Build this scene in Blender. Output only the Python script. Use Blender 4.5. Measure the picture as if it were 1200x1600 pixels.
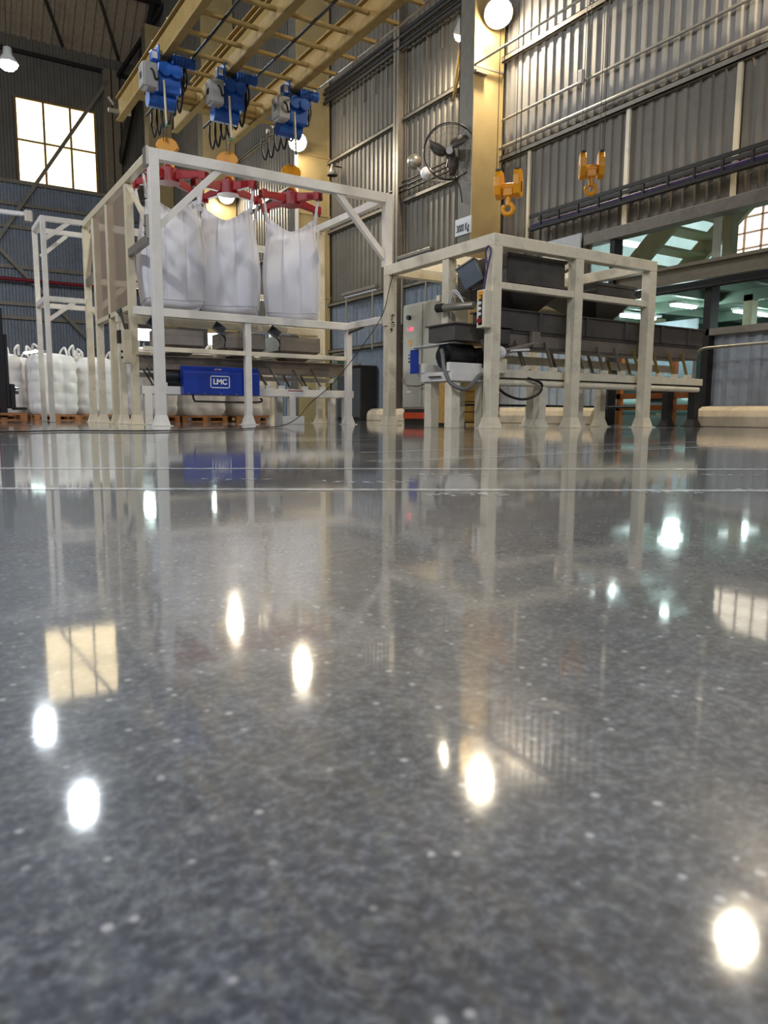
import bpy, bmesh, math, random
from mathutils import Vector, Matrix
random.seed(7)
for o in list(bpy.data.objects): bpy.data.objects.remove(o)
sc = bpy.context.scene
COL = sc.collection
V = Vector
R = math.radians

# ------------------------------------------------------------------ camera
cam = bpy.data.objects.new('camera', bpy.data.cameras.new('camera'))
COL.objects.link(cam)
TH, PI_, RO = R(32.5), R(7.5), R(0.35)
Fv = V((math.sin(TH)*math.cos(PI_), math.cos(TH)*math.cos(PI_), -math.sin(PI_)))
R0 = V((math.cos(TH), -math.sin(TH), 0)); U0 = R0.cross(Fv)
Rv = R0*math.cos(RO) + U0*math.sin(RO); Uv = U0*math.cos(RO) - R0*math.sin(RO)
mw = Matrix((Rv, Uv, -Fv)).transposed().to_4x4()
mw.translation = V((0, 0, 0.2))
cam.matrix_world = mw
cd = cam.data
cd.sensor_fit = 'VERTICAL'; cd.sensor_height = 36.0; cd.lens = 36.0*1155/1600
cd.clip_start = 0.02; cd.clip_end = 300
cd.dof.use_dof = True; cd.dof.focus_distance = 11.0; cd.dof.aperture_fstop = 11.0
sc.camera = cam

# ------------------------------------------------------------------ world, exposure
wd = bpy.data.worlds.new('world'); sc.world = wd; wd.use_nodes = True
bg = wd.node_tree.nodes['Background']
bg.inputs[0].default_value = (0.72, 0.82, 1.0, 1); bg.inputs[1].default_value = 0.24
vs = sc.view_settings
vs.view_transform = 'Standard'; vs.look = 'None'; vs.gamma = 1.0; vs.use_curve_mapping = False
vs.exposure = 0.0

WARM = (1.0, 0.86, 0.64); NEUT = (0.96, 0.97, 1.0); COOL = (0.86, 0.94, 1.0); TEAL = (0.78, 1.0, 0.96)
P_WALL, P_BAY, P_FILL = 850, 900, 1500

# ------------------------------------------------------------------ materials
def lin(h):
    h = h.lstrip('#'); c = [int(h[i:i+2], 16)/255 for i in (0, 2, 4)]
    return tuple(x/12.92 if x <= .04045 else ((x+.055)/1.055)**2.4 for x in c) + (1,)
MATS = {}
def mat(name, hexc=None, rough=.5, metal=0., var=.12, scale=6., dirt=None, dirt_amt=.0, dirt_scale=3., bump=0., bscale=60., emis=None, es=0., spec=.5, coat=0.):
    if name in MATS: return MATS[name]
    m = bpy.data.materials.new(name); MATS[name] = m; m.use_nodes = True
    nt = m.node_tree; N = nt.nodes; L = nt.links; b = N['Principled BSDF']
    c = lin(hexc)
    b.inputs['Roughness'].default_value = rough; b.inputs['Metallic'].default_value = metal
    b.inputs['Specular IOR Level'].default_value = spec
    if coat: b.inputs['Coat Weight'].default_value = coat
    tc = N.new('ShaderNodeTexCoord')
    n = N.new('ShaderNodeTexNoise'); n.inputs['Scale'].default_value = scale; n.inputs['Detail'].default_value = 5
    L.new(tc.outputs['Object'], n.inputs['Vector'])
    r = N.new('ShaderNodeValToRGB'); r.color_ramp.elements[0].position = .3; r.color_ramp.elements[1].position = .7
    r.color_ramp.elements[0].color = tuple(x*(1-var) for x in c[:3]) + (1,)
    r.color_ramp.elements[1].color = tuple(min(1, x*(1+var)) for x in c[:3]) + (1,)
    L.new(n.outputs['Fac'], r.inputs['Fac'])
    out = r.outputs['Color']
    if dirt:
        n2 = N.new('ShaderNodeTexNoise'); n2.inputs['Scale'].default_value = dirt_scale; n2.inputs['Detail'].default_value = 8; n2.inputs['Roughness'].default_value = .7
        L.new(tc.outputs['Object'], n2.inputs['Vector'])
        r2 = N.new('ShaderNodeValToRGB'); r2.color_ramp.elements[0].position = .52; r2.color_ramp.elements[1].position = .72
        r2.color_ramp.elements[0].color = (0, 0, 0, 1); r2.color_ramp.elements[1].color = (dirt_amt,)*3 + (1,)
        L.new(n2.outputs['Fac'], r2.inputs['Fac'])
        mx = N.new('ShaderNodeMix'); mx.data_type = 'RGBA'
        L.new(r2.outputs['Color'], mx.inputs['Factor']); L.new(out, mx.inputs['A']); mx.inputs['B'].default_value = lin(dirt)
        out = mx.outputs['Result']
    L.new(out, b.inputs['Base Color'])
    if bump:
        n3 = N.new('ShaderNodeTexNoise'); n3.inputs['Scale'].default_value = bscale; n3.inputs['Detail'].default_value = 4
        L.new(tc.outputs['Object'], n3.inputs['Vector'])
        bp = N.new('ShaderNodeBump'); bp.inputs['Strength'].default_value = bump; bp.inputs['Distance'].default_value = .01
        L.new(n3.outputs['Fac'], bp.inputs['Height']); L.new(bp.outputs['Normal'], b.inputs['Normal'])
    if emis:
        e = emis if isinstance(emis, tuple) else lin(emis)[:3]
        b.inputs['Emission Color'].default_value = e[:3] + (1,); b.inputs['Emission Strength'].default_value = es
    return m

WHITE = mat('white_paint', 'e6e2da', .38, dirt='9a8d78', dirt_amt=.22, dirt_scale=2.5, var=.04)
CREAM = mat('cream_paint', 'e4dac2', .42, dirt='7d7058', dirt_amt=.35, dirt_scale=4, var=.05)
BEIGE = mat('beige_paint', 'd5c9ac', .42, dirt='7d6c50', dirt_amt=.3, dirt_scale=3, var=.06)
YBEAM = mat('yellow_beige_paint', 'a58c57', .75, spec=.15, dirt='6d5730', dirt_amt=.35, dirt_scale=2, var=.1)
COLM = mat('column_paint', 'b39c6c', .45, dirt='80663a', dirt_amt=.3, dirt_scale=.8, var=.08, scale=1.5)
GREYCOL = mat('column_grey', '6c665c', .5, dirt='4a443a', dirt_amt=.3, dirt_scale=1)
SHEET = mat('corrugated_steel', '85827e', .5, .15, dirt='5a5147', dirt_amt=.55, dirt_scale=.6, var=.12, scale=1.2)
SHEETW = mat('corrugated_steel_low', 'a3a9b0', .5, .1, dirt='6b6862', dirt_amt=.4, dirt_scale=.8, var=.08)
SHEETD = mat('corrugated_steel_old', '706a60', .55, .12, dirt='453d34', dirt_amt=.6, dirt_scale=.5, var=.15, scale=1.)
SHEETB = mat('corrugated_steel_blue', '858d98', .5, .15, dirt='4d4b49', dirt_amt=.5, dirt_scale=.7, var=.1)
ROOFM = mat('roof_sheet', '9c8c76', .6, .1, dirt='3d352c', dirt_amt=.5, dirt_scale=.4)
GIRT = mat('girt_steel', '857d71', .45, .2, dirt='574c3e', dirt_amt=.4, dirt_scale=2)
DARK = mat('dark_steel', '2e2b29', .5, .3, var=.2)
BLACK = mat('black_rubber', '141414', .5)
BLK2 = mat('black_paint', '1c1c1e', .35)
TROUGH = mat('worn_steel_dark', '5c5752', .42, .3, dirt='2c2724', dirt_amt=.6, dirt_scale=3, var=.15)
TROUGH2 = mat('worn_steel_brown', '84796e', .42, .25, dirt='3b322b', dirt_amt=.5, dirt_scale=3, var=.12)
STAIN = mat('stainless', 'a0958a', .32, .45, var=.06)
BLUE = mat('blue_paint', '1f5db6', .35, var=.08, dirt='0a1f4a', dirt_amt=.3)
BLUEG = mat('blue_guard', '17389c', .36, var=.05)
RED = mat('red_paint', '96121a', .35, var=.1, dirt='4d0a0c', dirt_amt=.25)
YEL = mat('hook_yellow', 'e39a12', .38, var=.08, dirt='8a5a10', dirt_amt=.3)
GREYBOX = mat('grey_box', 'a9a9a6', .4, var=.05)
CABIN = mat('cabinet_grey', 'b9b7ad', .4, var=.04)
ORANGE = mat('orange_paint', 'd9481a', .4)
WOOD = mat('pallet_wood', 'a06a3c', .7, var=.25, scale=12, dirt='5b3a20', dirt_amt=.4)
OLIVE = mat('olive_paint', 'a39d7c', .5, dirt='55503a', dirt_amt=.3, var=.1)
GREEN = mat('mezzanine_green', '6f8474', .55, var=.12, scale=2)
PIPE = mat('galv_pipe', '9d968a', .35, .5, var=.08)
REDPIPE = mat('red_pipe', '8f1f2c', .45)
PURPLE = mat('purple_cable', '43345c', .5)
CURB = mat('kerb_concrete', 'cdbb9f', .7, dirt='8b7658', dirt_amt=.35, dirt_scale=2, bump=.2)
RUBBERG = mat('grey_conduit', '6b6a68', .5)
PAPER = mat('sign_white', 'e4e3e6', .5, var=.02)
INK = mat('sign_ink', '22242c', .5)
CHROME = mat('chrome', 'c9c9c9', .15, 1., var=.02)
LOGOW = mat('logo_white', 'e8eaf0', .4, var=.02)

def fibc(name, hexc, trans=.35):
    m = mat(name, hexc, .42, var=.03, scale=3, bump=.06, bscale=60)
    nt = m.node_tree; N = nt.nodes; L = nt.links; b = N['Principled BSDF']
    t = N.new('ShaderNodeBsdfTranslucent'); t.inputs[0].default_value = lin(hexc)
    mx = N.new('ShaderNodeMixShader'); mx.inputs[0].default_value = trans
    L.new(b.outputs[0], mx.inputs[1]); L.new(t.outputs[0], mx.inputs[2]); L.new(mx.outputs[0], N['Material Output'].inputs[0])
    return m
BAG = fibc('woven_bag', 'eeeef4', .3)
DECK = fibc('translucent_sheet', 'fbf6ea', .75)
BAGF = fibc('woven_bag_full', 'e2dedb', .1)

def emit(name, col, s):
    if name in MATS: return MATS[name]
    m = bpy.data.materials.new(name); MATS[name] = m; m.use_nodes = True
    N = m.node_tree.nodes; L = m.node_tree.links
    N.remove(N['Principled BSDF'])
    e = N.new('ShaderNodeEmission'); e.inputs[0].default_value = tuple(col[:3]) + (1,); e.inputs[1].default_value = s
    L.new(e.outputs[0], N['Material Output'].inputs[0])
    return m

def meshmat():
    m = bpy.data.materials.new('woven_mesh'); MATS['woven_mesh'] = m; m.use_nodes = True
    N = m.node_tree.nodes; L = m.node_tree.links; b = N['Principled BSDF']
    b.inputs['Base Color'].default_value = lin('a3917c'); b.inputs['Roughness'].default_value = .6
    t = N.new('ShaderNodeBsdfTransparent'); mx = N.new('ShaderNodeMixShader'); mx.inputs[0].default_value = .5
    L.new(t.outputs[0], mx.inputs[1]); L.new(b.outputs[0], mx.inputs[2]); L.new(mx.outputs[0], N['Material Output'].inputs[0])
    return m
MESH = meshmat()

def floormat():
    m = bpy.data.materials.new('polished_concrete'); m.use_nodes = True
    nt = m.node_tree; N = nt.nodes; L = nt.links; b = N['Principled BSDF']
    tc = N.new('ShaderNodeTexCoord'); P = tc.outputs['Object']
    def noise(s, d=4, r=.6, w=None):
        n = N.new('ShaderNodeTexNoise'); n.inputs['Scale'].default_value = s; n.inputs['Detail'].default_value = d; n.inputs['Roughness'].default_value = r
        if w: n.inputs['Distortion'].default_value = w
        L.new(P, n.inputs['Vector']); return n.outputs['Fac']
    def ramp(f, stops):
        r = N.new('ShaderNodeValToRGB'); cr = r.color_ramp
        while len(cr.elements) < len(stops): cr.elements.new(.5)
        for e, (p, c) in zip(cr.elements, stops):
            e.position = p; e.color = c if isinstance(c, tuple) else (c, c, c, 1)
        L.new(f, r.inputs['Fac']); return r.outputs['Color']
    def mix(f, a, bb, typ='MIX'):
        x = N.new('ShaderNodeMix'); x.data_type = 'RGBA'; x.blend_type = typ
        if hasattr(f, 'is_linked'): L.new(f, x.inputs['Factor'])
        else: x.inputs['Factor'].default_value = f
        for k, s in (('A', a), ('B', bb)):
            if isinstance(s, tuple): x.inputs[k].default_value = s
            else: L.new(s, x.inputs[k])
        return x.outputs['Result']
    fine = ramp(noise(150, 2, .6), [(.32, lin('2e323b')), (.5, lin('4c515b')), (.68, lin('80868f'))])
    mid = ramp(noise(55, 4, .65), [(.34, lin('31353f')), (.52, lin('4d525b')), (.68, lin('72746f'))])
    base = mix(.5, fine, mid)
    big = ramp(noise(2.2, 6, .6, .6), [(.3, .78), (.7, 1.16)])
    base = mix(1., base, ramp(noise(17, 5, .7, .4), [(.3, .72), (.7, 1.22)]), 'MULTIPLY')
    base = mix(1., base, big, 'MULTIPLY')
    # pale aggregate chips and a few dark ones
    vo = N.new('ShaderNodeTexVoronoi'); vo.inputs['Scale'].default_value = 95; L.new(P, vo.inputs['Vector'])
    chip = ramp(vo.outputs['Distance'], [(.16, 1.), (.30, 0.)])
    sel = N.new('ShaderNodeSeparateColor'); L.new(vo.outputs['Color'], sel.inputs[0])
    pale = ramp(sel.outputs[0], [(.82, 0.), (.90, .75)])
    dk = ramp(sel.outputs[1], [(.93, 0.), (.97, .7)])
    pf = mix(1., chip, pale, 'MULTIPLY'); df = mix(1., chip, dk, 'MULTIPLY')
    base = mix(pf, base, lin('b4b5b8')); base = mix(df, base, lin('2c2d30'))
    # faint trowel veins
    ve = ramp(noise(6, 8, .7, 1.6), [(.492, 0.), (.5, .22), (.508, 0.)])
    base = mix(ve, base, lin('a0a1a4'))
    L.new(base, b.inputs['Base Color'])
    b.inputs['Roughness'].default_value = .42; b.inputs['Specular IOR Level'].default_value = .2
    b.inputs['Coat Weight'].default_value = 1.; b.inputs['Coat IOR'].default_value = 1.65
    cr = ramp(noise(14, 5, .6), [(.3, .04), (.7, .07)]); L.new(cr, b.inputs['Coat Roughness'])
    bp = N.new('ShaderNodeBump'); bp.inputs['Strength'].default_value = .003; bp.inputs['Distance'].default_value = .02
    L.new(noise(22, 3, .5), bp.inputs['Height']); L.new(bp.outputs['Normal'], b.inputs['Coat Normal'])
    return m
FLOORM = floormat()
def linemat():
    m = mat('worn_line_paint', 'c6c9cc', .35, var=.05, coat=.6)
    nt = m.node_tree; N = nt.nodes; L = nt.links; b = N['Principled BSDF']
    tc = N.new('ShaderNodeTexCoord'); n = N.new('ShaderNodeTexNoise'); n.inputs['Scale'].default_value = 30; n.inputs['Detail'].default_value = 6
    L.new(tc.outputs['Object'], n.inputs['Vector'])
    r = N.new('ShaderNodeValToRGB'); r.color_ramp.elements[0].position = .3; r.color_ramp.elements[0].color = (.35,)*3+(1,); r.color_ramp.elements[1].position = .6; r.color_ramp.elements[1].color = (.85,)*3+(1,)
    L.new(n.outputs['Fac'], r.inputs['Fac']); L.new(r.outputs['Color'], b.inputs['Alpha'])
    return m
LINEM = linemat()

# ------------------------------------------------------------------ mesh helpers
def org(o):
    p = V((0, 0, 0))
    while o is not None:
        p = p + o.location; o = o.parent
    return p

class MB:
    def __init__(s): s.v = []; s.f = []; s.sm = []
    def add(s, vs, fs, smooth=False):
        n = len(s.v); s.v += [V(p) for p in vs]; s.f += [tuple(i+n for i in f) for f in fs]; s.sm += [smooth]*len(fs); return s
    def box(s, x0, x1, y0, y1, z0, z1, M=None):
        p = [V((x, y, z)) for z in (z0, z1) for y in (y0, y1) for x in (x0, x1)]
        if M: p = [M @ q for q in p]
        return s.add(p, [(0, 2, 3, 1), (4, 5, 7, 6), (0, 1, 5, 4), (2, 6, 7, 3), (0, 4, 6, 2), (1, 3, 7, 5)])
    def bar(s, p, q, w, h=None, up=(0, 0, 1)):
        p, q = V(p), V(q); h = h or w; d = (q-p).normalized(); up = V(up)
        if abs(d.dot(up)) > .98: up = V((0, 1, 0))
        a = d.cross(up).normalized()*w/2; b = a.cross(d).normalized()*h/2
        pts = [p-a-b, p+a-b, p+a+b, p-a+b, q-a-b, q+a-b, q+a+b, q-a+b]
        return s.add(pts, [(0, 3, 2, 1), (4, 5, 6, 7), (0, 1, 5, 4), (1, 2, 6, 5), (2, 3, 7, 6), (3, 0, 4, 7)])
    def frustum(s, x0, x1, y0, y1, z0, X0, X1, Y0, Y1, z1, caps=True):
        p = [(x0, y0, z0), (x1, y0, z0), (x1, y1, z0), (x0, y1, z0), (X0, Y0, z1), (X1, Y0, z1), (X1, Y1, z1), (X0, Y1, z1)]
        f = [(0, 1, 5, 4), (1, 2, 6, 5), (2, 3, 7, 6), (3, 0, 4, 7)]
        if caps: f += [(0, 3, 2, 1), (4, 5, 6, 7)]
        return s.add(p, f)
    def cyl(s, p, q, r, n=14, r2=None, caps=True):
        p, q = V(p), V(q); d = (q-p).normalized(); r2 = r if r2 is None else r2
        u = V((0, 0, 1)) if abs(d.z) < .9 else V((1, 0, 0))
        a = d.cross(u).normalized(); b = d.cross(a)
        ang = [2*math.pi*i/n for i in range(n)]
        ps = [p + (a*math.cos(t)+b*math.sin(t))*r for t in ang] + [q + (a*math.cos(t)+b*math.sin(t))*r2 for t in ang]
        s.add(ps, [(i, i+n, (i+1) % n+n, (i+1) % n) for i in range(n)], True)
        if caps: s.add(ps, [tuple(range(n)), tuple(range(2*n-1, n-1, -1))])
        return s
    def tube(s, pts, r, n=8, closed=False):
        pts = [V(p) for p in pts]; m = len(pts); vs = []; up = V((.13, .21, .97)).normalized()
        for i, p in enumerate(pts):
            if closed: d = pts[(i+1) % m]-pts[i-1]
            else: d = pts[min(i+1, m-1)]-pts[max(i-1, 0)]
            d.normalize(); a = d.cross(up)
            if a.length < .1: a = d.cross(V((1, 0, 0)))
            a.normalize(); b = a.cross(d)
            vs += [p + (a*math.cos(2*math.pi*k/n)+b*math.sin(2*math.pi*k/n))*r for k in range(n)]
        fs = []
        for i in range(m if closed else m-1):
            j = (i+1) % m
            fs += [(i*n+k, i*n+(k+1) % n, j*n+(k+1) % n, j*n+k) for k in range(n)]
        s.add(vs, fs, True)
        if not closed: s.add(vs, [tuple(range(n-1, -1, -1)), tuple((m-1)*n+k for k in range(n))])
        return s
    def torus(s, c, axis, R_, r, n=32, k=6):
        c = V(c); d = V(axis).normalized(); u = V((0, 0, 1)) if abs(d.z) < .9 else V((1, 0, 0)); a = d.cross(u).normalized(); b = d.cross(a)
        return s.tube([c+(a*math.cos(2*math.pi*i/n)+b*math.sin(2*math.pi*i/n))*R_ for i in range(n)], r, k, True)
    def prism(s, poly, M, d):
        n = len(poly); a = [M @ V((x, y, 0)) for x, y in poly]; b = [M @ V((x, y, d)) for x, y in poly]
        return s.add(a+b, [tuple(range(n-1, -1, -1)), tuple(range(n, 2*n))] + [(i, (i+1) % n, (i+1) % n+n, i+n) for i in range(n)])
    def lathe(s, prof, c, axis=(0, 0, 1), n=20):
        c = V(c); d = V(axis).normalized(); u = V((0, 0, 1)) if abs(d.z) < .9 else V((1, 0, 0)); a = d.cross(u).normalized(); b = d.cross(a)
        vs = [c + d*z + (a*math.cos(2*math.pi*i/n)+b*math.sin(2*math.pi*i/n))*r for r, z in prof for i in range(n)]
        fs = [(j*n+i, j*n+(i+1) % n, (j+1)*n+(i+1) % n, (j+1)*n+i) for j in range(len(prof)-1) for i in range(n)]
        return s.add(vs, fs, True)
    def build(s, name, m, parent=None, bevel=0., origin=None, fix=True):
        o_ = org(parent) if parent is not None else (V(origin) if origin is not None else s.base())
        me = bpy.data.meshes.new(name); me.from_pydata([p-o_ for p in s.v], [], s.f)
        me.polygons.foreach_set('use_smooth', s.sm); me.materials.append(m)
        if fix:
            bm = bmesh.new(); bm.from_mesh(me); bmesh.ops.recalc_face_normals(bm, faces=bm.faces); bm.to_mesh(me); bm.free()
        o = bpy.data.objects.new(name, me); COL.objects.link(o)
        if parent is not None: o.parent = parent
        else: o.location = o_
        if bevel:
            b = o.modifiers.new('bevel', 'BEVEL'); b.width = bevel; b.segments = 2; b.limit_method = 'ANGLE'
        return o
    def base(s):
        xs = [p.x for p in s.v]; ys = [p.y for p in s.v]; zs = [p.z for p in s.v]
        return V(((min(xs)+max(xs))/2, (min(ys)+max(ys))/2, min(zs)))

def thing(name, label, cat, loc=(0, 0, 0), rotz=0, group=None):
    o = bpy.data.objects.new(name, None); COL.objects.link(o); o.empty_display_size = .2
    o.location = loc; o.rotation_euler = (0, 0, rotz); o['label'] = label; o['category'] = cat
    if group: o['group'] = group
    return o
def tag(o, label, cat, group=None):
    o['label'] = label; o['category'] = cat
    if group: o['group'] = group
    return o
def struct(o, label=None):
    o['kind'] = 'structure'
    if label: o['label'] = label
    return o
def sempty(name, loc=(0, 0, 0), label=None):
    o = bpy.data.objects.new(name, None); COL.objects.link(o); o.location = loc; return struct(o, label)
def copy_tree(o, parent=None):
    c = o.copy(); COL.objects.link(c)
    if parent is not None: c.parent = parent
    for ch in list(o.children): copy_tree(ch, c)
    return c
def lamp(loc, power, col, radius=.15, parent=None, spot=None, aim=None):
    l = bpy.data.lights.new('bulb_light', 'SPOT' if spot else 'POINT'); l.energy = power; l.color = col; l.shadow_soft_size = radius
    if spot: l.spot_size = R(spot); l.spot_blend = .6
    o = bpy.data.objects.new('bulb_light', l); COL.objects.link(o)
    if parent is not None: o.parent = parent; o.location = V(loc)-org(parent)
    else: o.location = loc
    if aim is not None: o.rotation_euler = (V(aim)-V(loc)).to_track_quat('-Z', 'Y').to_euler()
    return o
def text_mesh(name, body, size, M, m, parent, depth=.004, bold=0.):
    cu = bpy.data.curves.new(name, 'FONT'); cu.body = body; cu.size = size; cu.extrude = depth; cu.align_x = 'CENTER'; cu.align_y = 'CENTER'; cu.offset = bold
    t = bpy.data.objects.new(name, cu); COL.objects.link(t)
    dg = bpy.context.evaluated_depsgraph_get(); me = bpy.data.meshes.new_from_object(t.evaluated_get(dg))
    bpy.data.objects.remove(t); bpy.data.curves.remove(cu)
    me.transform(Matrix.Translation(-org(parent)) @ M); me.materials.clear(); me.materials.append(m)
    o = bpy.data.objects.new(name, me); COL.objects.link(o); o.parent = parent; return o
def arc(c, r, a0, a1, n, ax=(1, 0, 0), ay=(0, 0, 1)):
    c, ax, ay = V(c), V(ax), V(ay)
    return [c+ax*(r*math.cos(a0+(a1-a0)*i/n))+ay*(r*math.sin(a0+(a1-a0)*i/n)) for i in range(n+1)]
def smooth_path(pts, k=6):
    pts = [V(p) for p in pts]; out = []
    for i in range(len(pts)-1):
        p0 = pts[max(i-1, 0)]; p1 = pts[i]; p2 = pts[i+1]; p3 = pts[min(i+2, len(pts)-1)]
        for j in range(k):
            t = j/k
            out.append(.5*((2*p1)+(p2-p0)*t+(2*p0-5*p1+4*p2-p3)*t*t+(3*p1-p0-3*p2+p3)*t**3))
    return out+[pts[-1]]

# ================================================================== THE HALL
# ---- floor
fl = MB(); fl.add([(-30, -20, 0), (32, -20, 0), (32, 52, 0), (-30, 52, 0)], [(0, 1, 2, 3)])
floor = struct(fl.build('floor', FLOORM, origin=(0, 0, 0)))
def floor_strip(p, q, w, z=.0012, name='floor_line'):
    p, q = V(p), V(q); d = (q-p).normalized(); n = V((-d.y, d.x, 0))*w/2
    mb = MB(); mb.add([p-n, q-n, q+n, p+n], [(0, 1, 2, 3)])
    for v_ in mb.v: v_.z = z
    return mb.build(name, LINEM, floor, fix=False)
def ext(p, q, a, b):
    p, q = V(p+(0,)), V(q+(0,)); d = (q-p); return p-d*a, q+d*b
floor_strip(*ext((.26, 2.98), (2.77, 1.6), .5, .6), .06)
floor_strip(*ext((.19, 2.18), (1.96, 1.13), .5, .6), .05)
floor_strip(*ext((1.69, 2.65), (3.82, 2.94), .02, .55), .03)
floor_strip(*ext((1.69, 2.74), (3.82, 3.06), .02, .25), .02)
floor_strip(*ext((2.16, 3.39), (5.4, 3.67), .05, .2), .03)
floor_strip((4.9, 8.05, 0), (13.4, 8.05, 0), .07)
floor_strip((-.5, 9.4, 0), (4.6, 9.4, 0), .08)
floor_strip((-.5, 5.2, 0), (5.2, 5.0, 0), .03)
# worn lettering left between the lines: short flakes of paint in rows
fk = MB(); rr = random.Random(3)
def flakes(c, ux, n, h):
    c = V(c+(0,)); ux = V(ux+(0,)).normalized(); uy = V((-ux.y, ux.x, 0))
    for i in range(n):
        for _ in range(3):
            p = c+ux*(i*h*.75+rr.uniform(-.2, .2)*h)+uy*rr.uniform(-.5, .5)*h
            a, b_ = (ux, uy) if rr.random() < .5 else (uy, ux)
            l, w = rr.uniform(.25, .6)*h, rr.uniform(.06, .12)*h
            fk.add([p-a*l/2-b_*w, p+a*l/2-b_*w, p+a*l/2+b_*w, p-a*l/2+b_*w], [(0, 1, 2, 3)])
dl = (2.51, -1.38)
flakes((1.10, 1.50), dl, 5, .06); flakes((1.02, 1.95), dl, 7, .06); flakes((1.43, 2.03), dl, 6, .06)
flakes((1.62, 1.27), dl, 5, .05); flakes((1.92, 1.18), dl, 6, .05); flakes((2.3, 1.55), dl, 5, .06); flakes((.75, 2.2), dl, 6, .05)
for v_ in fk.v: v_.z = .0014
fk.build('worn_lettering', LINEM, floor, fix=False)['kind'] = 'stuff'

# ---- corrugated sheets
def sheet(axis, c, a0, a1, z0, z1, pitch=.28, d=.045, sgn=-1, tilt=None):
    """trapezoidal sheet on the plane axis=c; ribs stand out towards sgn"""
    prof = []; a = a0; k = 0
    while a < a1-1e-6:
        for f_, o_ in ((0, 0), (.40, 0), (.50, 1), (.90, 1)):
            t = a+f_*pitch
            if t <= a1: prof.append((t, o_*d*sgn))
        a += pitch
    prof.append((a1, 0)); mb = MB(); n = len(prof)
    lo = []; hi = []
    for t, o_ in prof:
        if axis == 'X': lo.append((c+o_, t, z0)); hi.append((c+o_, t, z1))
        else: lo.append((t, c+o_, z0)); hi.append((t, c+o_, z1))
    mb.add(lo+hi, [(i, i+1, n+i+1, n+i) for i in range(n-1)])
    return mb
WX = 14.0
wr = sempty('wall_right', (WX, 12, 0), 'tall corrugated steel wall along the right of the hall')
bays = [(-6, 6.35), (6.35, 16.1), (16.1, 21.0), (21.0, 25.9), (25.9, 35.6), (35.6, 45.4), (45.4, 50)]
rows = [(4.42, 7.02), (7.02, 9.6), (9.6, 12.0), (12.0, 16.5), (16.5, 22), (22, 32.3)]
for bi, (y0, y1) in enumerate(bays):
    for ri, (z0, z1) in enumerate(rows):
        off = .012*(ri % 2)
        sheet('X', WX+.05-off, y0, y1, z0, z1+.06).build('wall_sheet', SHEET if bi < 2 and ri in (1, 2) else SHEETD, wr, fix=False)  # darker sheet colour stands in for shade on far bays and low row
    if y0 >= 16:
        if abs(y0-21.0) < .1:
            sheet('X', WX+.05, y0, 24.35, 0, 2.47).build('wall_sheet', SHEETB, wr, fix=False)
            sheet('X', WX+.05, 25.6, y1, 0, 2.47).build('wall_sheet', SHEETB, wr, fix=False)
            sheet('X', WX+.05, y0, y1, 2.47, 4.46).build('wall_sheet', SHEETB, wr, fix=False)
        else:
            sheet('X', WX+.05, y0, y1, 0, 4.46).build('wall_sheet', SHEETB, wr, fix=False)
sheet('X', WX+.05, 12.85, 16.1, 1.9, 4.46).build('wall_sheet', SHEETD, wr, fix=False)
sheet('X', WX+.05, 12.0, 16.1, .3, 1.92).build('wall_sheet', SHEETW, wr, fix=False)
sheet('X', WX+.05, -6, 9.55, .3, 1.92).build('wall_sheet', SHEETW, wr, fix=False)
def girt(y0, y1, z, w=.12, h=.14, m=GIRT, x=None):
    x = WX-.01 if x is None else x
    mb = MB(); mb.box(x-w, x, y0, y1, z-h/2, z-h/2+.025); mb.box(x-w, x-w+.02, y0, y1, z-h/2, z+h/2); mb.box(x-w, x, y0, y1, z+h/2-.02, z+h/2)
    return mb.build('girt', m, wr)
for (y0, y1) in ((-6, 16.1), (16.75, 20.75), (21.05, 25.9), (26.6, 45.4)):
    for z in (7.05, 9.55, 12.1): girt(y0, y1, z)
    if y0 > 16: girt(y0, y1, 4.35); girt(y0, y1, 2.6)
# lintel over the opening, sill cap, jamb post
mb = MB(); mb.box(13.82, 14.12, -6, 12.9, 4.22, 4.30); mb.box(13.80, 13.84, -6, 12.9, 4.22, 4.46); mb.box(13.9, 14.1, -6, 12.9, 4.40, 4.5)
mb.build('lintel', GIRT, wr, .006)
mb = MB(); mb.box(13.86, 14.12, -6, 9.55, 1.84, 1.98); mb.build('sill_rail', GIRT, wr, .006)
mb = MB(); mb.box(13.86, 14.14, 9.46, 9.62, 0, 2.9); mb.build('jamb_post', DARK, wr, .006)
mb = MB(); mb.box(13.86, 14.14, 12.0, 12.14, 0, 4.25); mb.build('jamb_post', DARK, wr, .006)
# door frame of the far doorway
mb = MB()
for yy in (24.30, 25.60): mb.box(13.9, 14.12, yy, yy+.07, 0, 2.5)
mb.box(13.9, 14.12, 24.3, 25.67, 2.45, 2.53)
struct(mb.build('door_1', PIPE, None, .005), 'plain steel frame of the doorway far along the right wall')
# pale panel above the sorting frame
# thin vertical wall studs behind the sheets
for yy in (15.0, 11.85, 9.2, 4.0):
    mb = MB(); mb.box(13.93, 13.99, yy-.05, yy+.05, 4.45, 7.0); mb.build('wall_stud', BEIGE if yy != 11.85 else CREAM, wr)
# kerb along the wall
for i, (a, b) in enumerate(((-6, 5.94), (6.66, 9.42), (12.18, 16.08), (16.75, 22.38))):
    mb = MB(); prof = [(13.99, 0), (13.5, 0), (13.5, .20), (13.56, .33), (13.7, .40), (13.99, .42)]
    n = len(prof); mb.add([(x, a, z) for x, z in prof]+[(x, b, z) for x, z in prof], [tuple(range(n)), tuple(range(2*n-1, n-1, -1))]+[(j, j+n, (j+1) % n+n, (j+1) % n) for j in range(n)])
    struct(mb.build('baseboard_right' if i == 0 else 'baseboard_right', CURB, None, .02), 'rounded pale concrete kerb at the foot of the right wall')

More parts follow.
